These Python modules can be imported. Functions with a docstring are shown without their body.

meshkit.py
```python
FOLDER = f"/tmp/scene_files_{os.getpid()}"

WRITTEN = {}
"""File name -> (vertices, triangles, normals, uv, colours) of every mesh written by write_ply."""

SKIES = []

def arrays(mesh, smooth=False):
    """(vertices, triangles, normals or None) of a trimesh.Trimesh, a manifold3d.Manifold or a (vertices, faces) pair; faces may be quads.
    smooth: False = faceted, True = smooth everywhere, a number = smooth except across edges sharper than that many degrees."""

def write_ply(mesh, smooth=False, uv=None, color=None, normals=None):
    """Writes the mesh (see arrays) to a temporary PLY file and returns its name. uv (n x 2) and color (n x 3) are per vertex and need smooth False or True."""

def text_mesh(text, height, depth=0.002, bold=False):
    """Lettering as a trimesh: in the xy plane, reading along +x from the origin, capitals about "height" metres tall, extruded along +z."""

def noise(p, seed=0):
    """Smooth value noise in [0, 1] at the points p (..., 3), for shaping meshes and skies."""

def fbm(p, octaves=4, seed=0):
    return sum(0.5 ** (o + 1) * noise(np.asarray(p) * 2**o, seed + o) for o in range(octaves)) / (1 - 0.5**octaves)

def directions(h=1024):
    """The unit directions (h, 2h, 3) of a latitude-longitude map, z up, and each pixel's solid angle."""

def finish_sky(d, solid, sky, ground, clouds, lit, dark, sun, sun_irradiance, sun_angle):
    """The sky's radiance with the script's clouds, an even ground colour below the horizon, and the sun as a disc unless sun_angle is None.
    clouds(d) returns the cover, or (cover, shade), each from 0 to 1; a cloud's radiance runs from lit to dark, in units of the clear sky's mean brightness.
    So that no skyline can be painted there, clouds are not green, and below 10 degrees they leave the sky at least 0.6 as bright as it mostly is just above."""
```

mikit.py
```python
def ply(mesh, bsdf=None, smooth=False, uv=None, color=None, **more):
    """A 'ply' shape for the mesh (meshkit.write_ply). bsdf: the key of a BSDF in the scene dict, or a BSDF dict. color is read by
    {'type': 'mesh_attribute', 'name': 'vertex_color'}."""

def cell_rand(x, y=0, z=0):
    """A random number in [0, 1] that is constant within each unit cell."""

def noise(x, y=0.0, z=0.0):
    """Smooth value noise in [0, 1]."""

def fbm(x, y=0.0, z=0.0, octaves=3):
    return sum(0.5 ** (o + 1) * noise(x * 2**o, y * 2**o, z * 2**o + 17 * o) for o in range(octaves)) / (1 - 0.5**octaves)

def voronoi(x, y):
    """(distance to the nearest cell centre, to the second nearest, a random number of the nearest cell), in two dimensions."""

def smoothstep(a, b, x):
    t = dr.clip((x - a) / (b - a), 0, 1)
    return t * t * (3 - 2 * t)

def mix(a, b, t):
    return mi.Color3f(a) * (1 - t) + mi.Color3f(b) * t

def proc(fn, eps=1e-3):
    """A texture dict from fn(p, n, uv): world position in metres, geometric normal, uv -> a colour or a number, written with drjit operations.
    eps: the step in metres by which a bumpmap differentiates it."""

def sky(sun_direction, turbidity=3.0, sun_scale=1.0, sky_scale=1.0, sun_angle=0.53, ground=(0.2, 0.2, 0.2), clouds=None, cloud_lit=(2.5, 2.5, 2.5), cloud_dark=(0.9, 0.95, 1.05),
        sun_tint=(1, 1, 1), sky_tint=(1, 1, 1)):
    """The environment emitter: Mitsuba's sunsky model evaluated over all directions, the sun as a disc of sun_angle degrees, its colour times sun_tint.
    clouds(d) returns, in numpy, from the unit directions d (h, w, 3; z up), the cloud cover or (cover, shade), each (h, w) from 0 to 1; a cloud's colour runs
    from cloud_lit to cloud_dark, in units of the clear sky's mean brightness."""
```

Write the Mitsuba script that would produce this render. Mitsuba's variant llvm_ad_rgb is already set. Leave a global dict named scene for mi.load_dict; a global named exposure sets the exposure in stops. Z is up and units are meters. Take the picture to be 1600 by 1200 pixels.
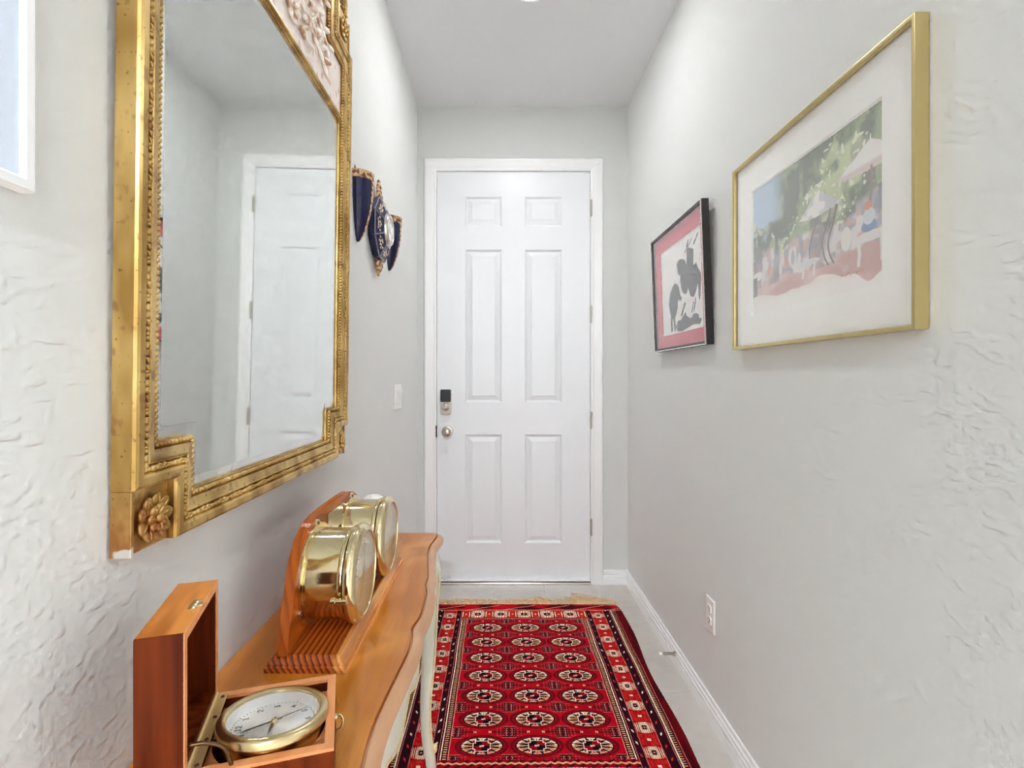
import math, random
import numpy as np, trimesh, drjit as dr, mitsuba as mi, mikit, meshkit
from shapely.geometry import Polygon, Point, box as sbox
from shapely.ops import unary_union
from mikit import proc, noise, fbm, voronoi, cell_rand, smoothstep, mix
T = mi.ScalarTransform4f
random.seed(7); rng = np.random.default_rng(7)
scene, labels = {}, {}

# ------------------------------------------------------------------ camera, exposure, large lights
exposure = 1.2
EYE = 1.233
scene['camera'] = {'type': 'perspective', 'fov': 90.0, 'fov_axis': 'x', 'near_clip': 0.02, 'far_clip': 60.0,
    'principal_point_offset_x': 19/1600, 'principal_point_offset_y': 11/1200,
    'to_world': T().look_at(origin=[0, 0, EYE], target=[0, 1, EYE], up=[0, 0, 1])}
HALL_LAMP = [58, 58.7, 60]         # radiance of the recessed lamp in the corridor ceiling
ROOM_LAMP = [258, 270, 287]      # radiance of the room lamps behind the camera; the rearmost is an added fill
XL, XR, YB, ZC, Y0 = -0.492, 0.763, 3.053, 2.84, 0.70    # corridor: left, right, door wall, ceiling, open end
RX0, RX1, RY0 = -0.492, 3.5, -4.6                        # the room that opens behind and to the right of the camera

# ------------------------------------------------------------------ helpers
def B(x0, x1, y0, y1, z0, z1, c=0.0):
    if c <= 0:
        m = trimesh.creation.box((x1-x0, y1-y0, z1-z0)); m.apply_translation(((x0+x1)/2, (y0+y1)/2, (z0+z1)/2)); return m
    a = (np.array([x0, y0, z0]), np.array([x1, y1, z1])); P = []
    for s in np.ndindex(2, 2, 2):
        p = np.array([a[s[k]][k] for k in range(3)])
        for k in range(3):
            q = p.copy()
            for j in range(3):
                if j != k: q[j] += c if s[j] == 0 else -c
            P.append(q)
    return trimesh.convex.convex_hull(np.array(P))
def cat(ms): return trimesh.util.concatenate(ms)
def TR(m, M):
    m = m.copy(); m.apply_transform(np.asarray(M, float)); return m
def fix(m):
    m.fix_normals(); return m
def basis(o, u, v, w):
    M = np.eye(4); M[:3, 0], M[:3, 1], M[:3, 2], M[:3, 3] = u, v, w, o; return M
def ext(poly, h, M=None, z=0.0):
    ms = [trimesh.creation.extrude_polygon(g, h, engine='earcut') for g in getattr(poly, 'geoms', [poly]) if g.area > 1e-9]
    m = cat(ms); m.apply_translation((0, 0, z))
    return m if M is None else TR(m, M)
def sweep(path, prof, closed=True, M=None):
    """closed profile [(inward offset, height)] carried along a 2-D path with mitred corners"""
    P = np.asarray(path, float); n = len(P)
    if closed and Polygon(P).exterior.is_ccw is False: P = P[::-1]
    d = np.roll(P, -1, 0)-P; d /= np.linalg.norm(d, axis=1, keepdims=True)+1e-12
    if not closed: d[-1] = d[-2]
    nl = np.stack([-d[:, 1], d[:, 0]], 1); pv = np.roll(nl, 1, 0)
    if not closed: pv[0] = nl[0]
    m = (nl+pv)/np.maximum(1+(nl*pv).sum(1, keepdims=True), 0.25)
    k = len(prof); V = []
    for (o, h) in prof: V.append(np.c_[P+m*o, np.full(n, h)])
    V = np.stack(V, 1).reshape(-1, 3); F = []
    for i in range(n if closed else n-1):
        j = (i+1) % n
        for a in range(k):
            b = (a+1) % k
            F += [[i*k+a, j*k+a, j*k+b], [i*k+a, j*k+b, i*k+b]]
    if not closed:
        F += [[0, a, a+1] for a in range(1, k-1)] + [[(n-1)*k, (n-1)*k+a+1, (n-1)*k+a] for a in range(1, k-1)]
    r = trimesh.Trimesh(V, F, process=False); fix(r)
    return r if M is None else TR(r, M)
def lathe(prof, n=48, M=None, ang=None):
    """(radius, z) profile turned about z; a closed solid if the radius starts and ends at 0"""
    m = trimesh.creation.revolve(np.array(prof, float), sections=n) if ang is None else trimesh.creation.revolve(np.array(prof, float), angle=ang, cap=True, sections=n)
    fix(m)
    return m if M is None else TR(m, M)
def ball(c, r, s=1):
    m = trimesh.creation.icosphere(subdivisions=s); m.apply_scale(np.broadcast_to(r, 3)); m.apply_translation(c); return m
def tube(pts, rad, n=8, M=None):
    p = np.asarray(pts, float); r = np.broadcast_to(rad, (len(p),)).astype(float)
    t = np.gradient(p, axis=0); t /= np.linalg.norm(t, axis=1, keepdims=True)+1e-12
    up = np.array([0, 0, 1.0]) if abs(t[:, 2]).max() < 0.95 else np.array([0.3, 1.0, 0.1])
    a = np.cross(t, up); a /= np.linalg.norm(a, axis=1, keepdims=True)+1e-12; b = np.cross(t, a)
    g = np.arange(n)*2*np.pi/n
    V = (p[:, None]+r[:, None, None]*(np.cos(g)[None, :, None]*a[:, None]+np.sin(g)[None, :, None]*b[:, None])).reshape(-1, 3)
    F = []
    for i in range(len(p)-1):
        for j in range(n):
            k = (j+1) % n; F += [[i*n+j, i*n+k, (i+1)*n+k], [i*n+j, (i+1)*n+k, (i+1)*n+j]]
    V = np.vstack([V, p[0], p[-1]]); q = len(p)*n
    for j in range(n):
        k = (j+1) % n; F += [[q, k, j], [q+1, (len(p)-1)*n+j, (len(p)-1)*n+k]]
    m = trimesh.Trimesh(V, F, process=False); fix(m)
    return m if M is None else TR(m, M)
def spline(P, per=6):
    P = np.asarray(P, float); Q = np.vstack([2*P[0]-P[1], P, 2*P[-1]-P[-2]]); out = []
    for i in range(1, len(Q)-2):
        for t in np.arange(per)/per:
            a, b, c, d = Q[i-1], Q[i], Q[i+1], Q[i+2]
            out.append(0.5*(2*b+(c-a)*t+(2*a-5*b+4*c-d)*t*t+(3*b-a-3*c+d)*t**3))
    return np.array(out+[P[-1]])
used = {}
def put(parent, name, mesh, bsdf, smooth=False, **kw):
    """one entry of the scene under parent + '__' + name, numbered where the key is taken"""
    key = f'{parent}__{name}' if parent else name
    n = used.get(key, 0); used[key] = n+1
    k = key if n == 0 else f'{key}_{n:03d}'
    scene[k] = mikit.ply(mesh, bsdf, smooth=smooth, **kw) if not isinstance(mesh, dict) else mesh
    return k
def thing(name, label, cat_, group=None):
    n = used.get(name, 0); used[name] = n+1
    k = name if n == 0 else f'{name}_{n:03d}'
    labels[k] = {'label': label, 'category': cat_}
    if group: labels[k]['group'] = group
    return k
def say(k, label=None, kind=None):
    labels[k] = {}
    if label: labels[k]['label'] = label
    if kind: labels[k]['kind'] = kind
    return k
def struct(name, mesh, bsdf, label, smooth=False):
    k = put(None, name, mesh, bsdf, smooth); say(k, label, 'structure'); return k

# ------------------------------------------------------------------ materials
def rgb(c): return {'type': 'rgb', 'value': list(c)}
def sr(*c): return [((x/255+0.055)/1.055)**2.4 if x > 10 else x/255/12.92 for x in c]
def P_(key, col, rough=0.5, metal=0.0, spec=0.5, **kw):
    scene[key] = {'type': 'principled', 'base_color': col if isinstance(col, dict) else rgb(col), 'roughness': rough, 'metallic': metal, 'specular': spec, **kw}
def bumped(key, fn, scale, eps=1e-3):
    scene[key] = {'type': 'bumpmap', 'arbitrary': proc(fn, eps), 'scale': scale, 'bsdf': scene[key]}

P_('m_wall', sr(218, 219, 217), 0.75, spec=0.25)
def wall_relief(p, n, uv):     # sprayed orange-peel texture
    a = noise(p.x*150, p.y*150, p.z*190); d = smoothstep(0.62, 0.80, noise(p.x*80, p.y*75, p.z*110))
    return a*0.35+d*0.65
bumped('m_wall', wall_relief, 0.0017, 5e-4)
P_('m_ceiling', sr(224, 225, 226), 0.85, spec=0.2)
P_('m_trim', sr(243, 243, 243), 0.32, spec=0.45)
P_('m_door', sr(241, 243, 246), 0.34, spec=0.45)
def tile_col(p, n, uv):
    f = fbm(p.x*3, p.y*5, p.z, 3); g = fbm(p.x*26, p.y*30, 0, 2)
    return mix(sr(194, 188, 181), sr(210, 204, 198), f)*(0.95+0.1*g)
P_('m_tile', proc(tile_col), 0.38, spec=0.45)
P_('m_grout', sr(222, 217, 211), 0.9, spec=0.1)
def gold_col(p, n, uv):
    a = fbm(p.x*30, p.y*30, p.z*9, 3); b = fbm(p.x*60, p.y*60, p.z*34, 3); c = fbm(p.x*260+4, p.y*260, p.z*150, 2)
    col = mix(sr(164, 127, 66), sr(216, 183, 116), smoothstep(0.25, 0.75, a))
    col = mix(col, sr(128, 74, 40), smoothstep(0.60, 0.74, b)*0.55)             # red bole worn through
    col = mix(col, sr(84, 52, 30), smoothstep(0.72, 0.80, c)*0.55)
    dcorner = dr.sqrt(dr.square(p.y-0.655)+dr.square(p.z-1.02))                # handled corner, gilding rubbed off
    col = mix(col, sr(150, 84, 36), (1-smoothstep(0.02, 0.085, dcorner+0.08*(a-0.5)))*smoothstep(0.3, 0.6, b*0.5+a*0.5)*0.8)
    chip = (1-smoothstep(0.010, 0.012, dr.sqrt(dr.square(p.y-0.647)+dr.square(p.z-1.008)+dr.square((p.x+0.468)*0.5))+0.010*(b-0.5)))
    return mix(col, sr(225, 220, 210), chip)
P_('m_gold', proc(gold_col), 0.30, metal=0.68, spec=0.5)
def panel_col(p, n, uv):
    a = fbm(p.x*40, p.y*14, p.z*14, 3); b = noise(p.x*80, p.y*60, p.z*60)
    return mix(mix(sr(242, 234, 228), sr(226, 212, 204), a), sr(180, 134, 108), smoothstep(0.70, 0.84, b)*0.5)
P_('m_panel', proc(panel_col), 0.6, spec=0.3)
P_('m_carving', proc(lambda p, n, uv: mix(sr(240, 230, 218), sr(176, 132, 98), smoothstep(0.45, 0.75, fbm(p.x*70, p.y*50, p.z*50, 2)))), 0.5, spec=0.35)
scene['m_mirror'] = {'type': 'conductor', 'material': 'none', 'specular_reflectance': rgb([0.90, 0.93, 0.91])}
scene['m_pane'] = {'type': 'thindielectric'}
P_('m_brass', sr(232, 216, 172), 0.11, metal=1.0)
P_('m_brass_aged', sr(208, 180, 120), 0.2, metal=1.0)
P_('m_nickel', sr(196, 188, 178), 0.24, metal=1.0)
P_('m_silver', sr(232, 228, 220), 0.2, metal=1.0)
P_('m_gilt_metal', sr(204, 186, 132), 0.24, metal=0.85)
def pine_col(p, n, uv):
    q = p.x*0.86+p.z*0.62+0.006*noise(p.y*5, p.x*30, p.z*30)+0.002*noise(p.y*22, p.x*80)
    f = q*105; s = f-dr.floor(f)
    late = smoothstep(0.25, 0.85, s)*(1-smoothstep(0.93, 1.0, s))
    g = fbm(p.x*320, p.y*10, p.z*320, 2)
    col = mix(sr(172, 82, 24), sr(70, 16, 3), late*0.9)*(0.85+0.3*g)
    return mix(col, mix(sr(232, 164, 88), sr(150, 78, 26), late*0.7), smoothstep(-0.296, -0.278, p.x))     # lamp-lit highlight of the front edge, put into the wood colour
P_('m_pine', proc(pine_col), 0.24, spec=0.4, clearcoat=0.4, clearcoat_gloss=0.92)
def board_col(p, n, uv):
    q = p.x*1.0+p.z*0.35+0.010*noise(p.y*7, p.z*7)
    f = q*60; t_ = f-dr.floor(f); late = smoothstep(0.3, 0.85, t_)*(1-smoothstep(0.9, 1.0, t_))
    return mix(sr(164, 80, 20), sr(104, 42, 8), late*0.5)*(0.85+0.3*fbm(p.x*200, p.y*10, p.z*10, 2))
P_('m_board', proc(board_col), 0.25, spec=0.25, clearcoat=0.15)
def top_col(p, n, uv):
    a = fbm(p.x*60+3*noise(p.y*3, p.x*8), p.y*4, p.z*3, 3); b = fbm(p.x*7, p.y*6, 0, 3); c = fbm(p.x*300, p.y*14, 0, 2)
    col = mix(sr(178, 106, 34), sr(206, 136, 58), smoothstep(0.3, 0.7, a*0.35+b*0.65))
    return mix(col, sr(150, 80, 22), smoothstep(0.56, 0.70, b)*0.5)*(0.94+0.12*c)
P_('m_tabletop', proc(top_col), 0.16, spec=0.55, clearcoat=0.5, clearcoat_gloss=0.96)
P_('m_tableedge', proc(lambda p, n, uv: mix(sr(176, 126, 90), sr(202, 156, 118), fbm(p.x*40, p.y*10, p.z*40, 3))), 0.32, spec=0.5, clearcoat=0.4)
P_('m_cream', sr(222, 218, 202), 0.42, spec=0.4)
P_('m_gilt_line', sr(232, 212, 164), 0.4, metal=0.1)
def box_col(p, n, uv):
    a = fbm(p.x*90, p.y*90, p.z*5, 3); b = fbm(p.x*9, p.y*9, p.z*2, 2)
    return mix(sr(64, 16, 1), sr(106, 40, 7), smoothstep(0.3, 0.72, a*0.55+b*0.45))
P_('m_boxwood_shaded', proc(box_col), 0.42, spec=0.12)  # wood darkened to carry the shade on the box front and lid face
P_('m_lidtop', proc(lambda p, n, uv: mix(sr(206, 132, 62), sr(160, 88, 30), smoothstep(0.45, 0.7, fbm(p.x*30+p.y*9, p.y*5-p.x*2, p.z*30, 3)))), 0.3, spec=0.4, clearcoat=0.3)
P_('m_brass_rim', sr(212, 192, 146), 0.26, metal=1.0)
P_('m_bronze', sr(96, 72, 46), 0.3, metal=0.9)
P_('m_brass_satin', sr(222, 194, 138), 0.42, metal=0.9)
P_('m_lidlining', sr(92, 28, 8), 0.5, spec=0.3)
def rim_col(p, n, uv): return mix(sr(196, 122, 72), sr(224, 158, 106), fbm(p.x*60, p.y*16, p.z*60, 3))
P_('m_rimwood', proc(rim_col), 0.38, spec=0.4)
P_('m_darkwood', sr(74, 30, 16), 0.5)
P_('m_dial', sr(226, 226, 222), 0.4, metal=0.25)
P_('m_black', sr(26, 25, 28), 0.35)
P_('m_blackframe', sr(38, 33, 34), 0.3, spec=0.5)
P_('m_navy', sr(14, 16, 60), 0.08, spec=0.5)
P_('m_navy_edge', sr(120, 118, 136), 0.2, clearcoat=0.8)
P_('m_porcelain_gold', proc(lambda p, n, uv: mix(sr(212, 172, 126), sr(110, 66, 38), smoothstep(0.42, 0.60, fbm(p.x*110, p.y*110, p.z*110, 2)))), 0.3, metal=0.3, clearcoat=0.5)
P_('m_flower', sr(232, 214, 190), 0.35)
P_('m_matwhite', sr(247, 247, 244), 0.85, spec=0.15)
P_('m_paper', sr(240, 238, 234), 0.85, spec=0.15)
P_('m_crimson_hazed', sr(208, 88, 102), 0.8, spec=0.2)  # red mat lightened to pink, pane reflection put into its colour
P_('m_ink_hazed', sr(86, 88, 88), 0.7, spec=0.2)  # black ink raised to grey to include the reflection on the pane
P_('m_plastic', sr(240, 240, 236), 0.3, spec=0.5)
P_('m_paleblue', sr(214, 224, 238), 0.6, spec=0.3)
P_('m_fringe', sr(240, 208, 164), 0.9, spec=0.1)
P_('m_lens', sr(250, 250, 250), 0.5)

# rug: a red Turkmen design, rows of guls inside striped borders
RCX, RY_LO, RY_HI = 0.1245, 1.639, 2.589
def band(x, a, b): return (x >= a) & (x < b)
def fr(x): return x-dr.floor(x)
def f32(m): return dr.select(m, mi.Float(1.0), mi.Float(0.0))
def rug_col(p, n, uv):
    x, y = p.x+0.004*(noise(p.y*6, 3)-0.5), p.y+0.006*(noise(p.x*5, 9)-0.5)
    RED, DEEP, MAR, IV, PEACH, ORG, NAVY, PINK = (mi.Color3f(sr(*c)) for c in ((184, 8, 28), (142, 6, 24), (74, 6, 18), (244, 224, 196), (232, 168, 128), (204, 50, 30), (24, 10, 22), (222, 130, 120)))
    DARK = mi.Color3f(sr(48, 8, 22))
    S = lambda m, a, b: dr.select(m, a, b)
    s = dr.abs(x-RCX)-0.2885
    # --- field
    col = mix(RED, DEEP, 0.6*smoothstep(0.3, 0.8, fbm(x*9, y*9, 0, 2)))
    ix = dr.clip(dr.round((x-RCX)/0.184), -1, 1); iy = dr.clip(dr.round((y-1.701)/0.1335), 0, 6)
    lx, ly = x-RCX-ix*0.184, y-1.701-iy*0.1335
    ax, ay = dr.abs(lx)/0.070, dr.abs(ly)/0.0395
    r = dr.maximum(dr.sqrt(ax*ax+ay*ay), 0.9*(ax*0.75+ay*0.75)*1.05)
    th = dr.atan2(ly/0.0395, lx/0.070)
    # minor guls between
    jx = dr.clip(dr.round((x-RCX)/0.184-0.5), -2, 1)+0.5; jy = dr.clip(dr.round((y-1.701)/0.1335-0.5), -1, 6)+0.5
    mx, my = x-RCX-jx*0.184, y-1.701-jy*0.1335
    bx, by = dr.abs(mx), dr.abs(my)
    col = S((bx < 0.062) & (by < 0.013*(1.2-bx/0.07)), mix(DEEP, MAR, 0.45), col)
    col = S((bx < 0.021) & (by < 0.026), MAR, col)
    col = S(band(bx, 0.009, 0.0115) & (by < 0.020), PINK, col)
    col = S((bx < 0.024) & band(by, 0.0262, 0.0285), PINK, col)
    col = S((dr.abs(fr(mx*85)-0.5) < 0.16) & (dr.abs(fr(my*85)-0.5) < 0.16) & (bx < 0.05) & (by < 0.02), PINK*0.8, col)
    col = S((dr.abs(bx-0.066) < 0.005) & (by < 0.006) & (dr.abs(bx-0.066) > by*0.6-0.001), PEACH, col)
    # guls
    col = S(r < 1.28, mix(MAR, DEEP, 0.35), col)
    col = S(r < 1.16, DEEP, col)
    col = S(r < 1.03, NAVY, col)
    tq = th*(12/(2*math.pi))+0.5; pet = fr(tq); lobes = dr.abs(pet-0.5)
    pcol = S(dr.abs(ly) < 0.016, PEACH, S(cell_rand(dr.floor(tq), 5) > 0.2, IV, PINK))
    col = S((r < 0.97) & (r > 0.42) & (lobes < 0.12+0.30*r*r), pcol, col)
    col = S((r < 0.86) & (r > 0.55) & (lobes < 0.05), NAVY, col)
    col = S((r < 0.97) & (r > 0.84) & (lobes < 0.42), S(ly > 0, IV, PEACH), col)
    cxr, cyr = dr.abs(lx), dr.abs(ly)
    core = (cxr < 0.030) & (cyr < 0.025)
    col = S(core, IV, col)
    col = S((cxr < 0.0268) & (cyr < 0.0218), S(lx*ly > 0, DEEP, NAVY), col)
    col = S((cxr > 0.0195) & (cyr > 0.0125) & core, IV, col)
    col = S((cxr > 0.0232) & (cyr > 0.0160) & core, DEEP, col)
    col = S((cxr < 0.008) & (cyr < 0.0045), S(lx*ly > 0, IV, PINK), col)
    # --- end borders inside the side bands
    e = dr.maximum(y-RY_HI, RY_LO-y)
    def border(a, b):         # a: across -1..1, b: along, -0.5..0.5 about the motif
        aa, bb = dr.abs(a), dr.abs(b)
        c = mix(ORG, RED, smoothstep(0.2, 0.7, noise(a*6+p.x*90, b*9, p.y*40)))
        c = S((aa < 0.92) & (dr.abs(fr(a*4.5)-0.5) < 0.10) & (bb > 0.28), DEEP, c)
        c = S((aa < 0.95) & (bb < 0.27), DEEP, c)
        c = S((bb < 0.27-0.09*aa) & (aa > 0.40) & (dr.abs(fr(aa*5.2)-0.5) < 0.24) & (aa < 0.96), S(bb < 0.12, IV, PEACH), c)
        c = S((aa < 0.40) & (bb < 0.235), IV, c)
        c = S((aa < 0.40) & (bb < 0.235) & (dr.abs(fr(a*5.0)-0.5) < 0.12), ORG, c)
        c = S((aa < 0.24) & (bb < 0.09), NAVY, c)
        c = S((aa < 0.10) & (bb < 0.03), PINK, c)
        return S((dr.abs(bb-0.5) < 0.045) & (aa < 0.2), IV, c)
    eb = fr((x-RCX)/0.119+0.5)-0.5
    # turned: bars run across the end border
    endc = border(eb*2.1*0.9, (e-0.056)/0.16)
    endc = S(dr.abs(eb) > 0.40, S((dr.abs(e-0.056) < 0.006) & (dr.abs(eb) > 0.47), IV, mix(ORG, RED, 0.4)), endc)
    endc = S(e < 0.014, S(band(e, 0.003, 0.009), PINK, MAR), endc)
    nend = S((dr.abs(e-0.012-0.006*dr.abs(fr(x*40)-0.5)*2) < 0.004), PEACH, S(fr(x*28+e*30) < 0.35, MAR, DEEP))
    endc = S((y < RY_LO) & (e < 0.034), nend, endc)
    outc = mix(RED, MAR, smoothstep(0.35, 0.65, noise(x*14, y*40)))
    outc = S(dr.abs(fr(x*5.4)*0.06-0.02-(e-0.118)) < 0.0035, PINK, outc)
    outc = S(band(e, 0.100, 0.105), PEACH, outc)
    endc = S(e > 0.098, outc, endc)
    col = S(e > 0, endc, col)
    # --- side bands
    tick = S(fr(y*95+0.25*dr.abs(fr(s*120)-0.5)) < 0.48, PEACH, NAVY)
    sd = S(s < 0.024, S(s < 0.004, PINK, S(s < 0.008, MAR, S(s < 0.020, tick, MAR))), S(s < 0.0285, IV, MAR))
    dash = (dr.abs(fr(y/0.058+0.4*s/0.02)-0.5) < 0.105) & band(fr((s-0.034)/0.0245), 0.36, 0.64)
    sd = S(band(s, 0.034, 0.0585), S(dash, S(cell_rand(dr.floor(y/0.058), 3) > 0.4, IV, ORG), DARK), sd)
    sd = S(band(s, 0.0335, 0.0355) | band(s, 0.0575, 0.0595), PINK, sd)
    sm = border((s-0.09175)/0.0325, fr((y-2.631)/0.12+0.5)-0.5)
    sd = S(band(s, 0.0595, 0.1235), sm, sd)
    dash2 = (dr.abs(fr(y/0.058-0.4*s/0.02)-0.5) < 0.10) & band(fr((s-0.1255)/0.03), 0.36, 0.62)
    sd = S(band(s, 0.1235, 0.159), S(dash2, S(cell_rand(dr.floor(y/0.058), 8) > 0.35, IV, ORG), DARK), sd)
    sd = S(band(s, 0.1235, 0.1255) | band(s, 0.157, 0.159), PINK, sd)
    sd = S(band(s, 0.159, 0.18), S(s < 0.163, MAR, S(s < 0.168, IV, tick*0.7)), sd)
    sd = S(s >= 0.18, S(band(s, 0.186, 0.189), PINK*0.7, mix(MAR*0.8, DEEP*0.45, smoothstep(0.3, 0.7, noise(y*9, s*50)))), sd)
    col = S((s > 0) & (e < 0.098), S((e > 0) & (s < 0.034), endc, sd), col)
    col = S(y > 2.760, mi.Color3f(sr(228, 190, 150)), col)
    weave = 0.86+0.28*noise(p.x*420, p.y*420)
    return col*weave
P_('m_rug', proc(rug_col), 0.95, spec=0.05, sheen=0.15)

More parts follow.
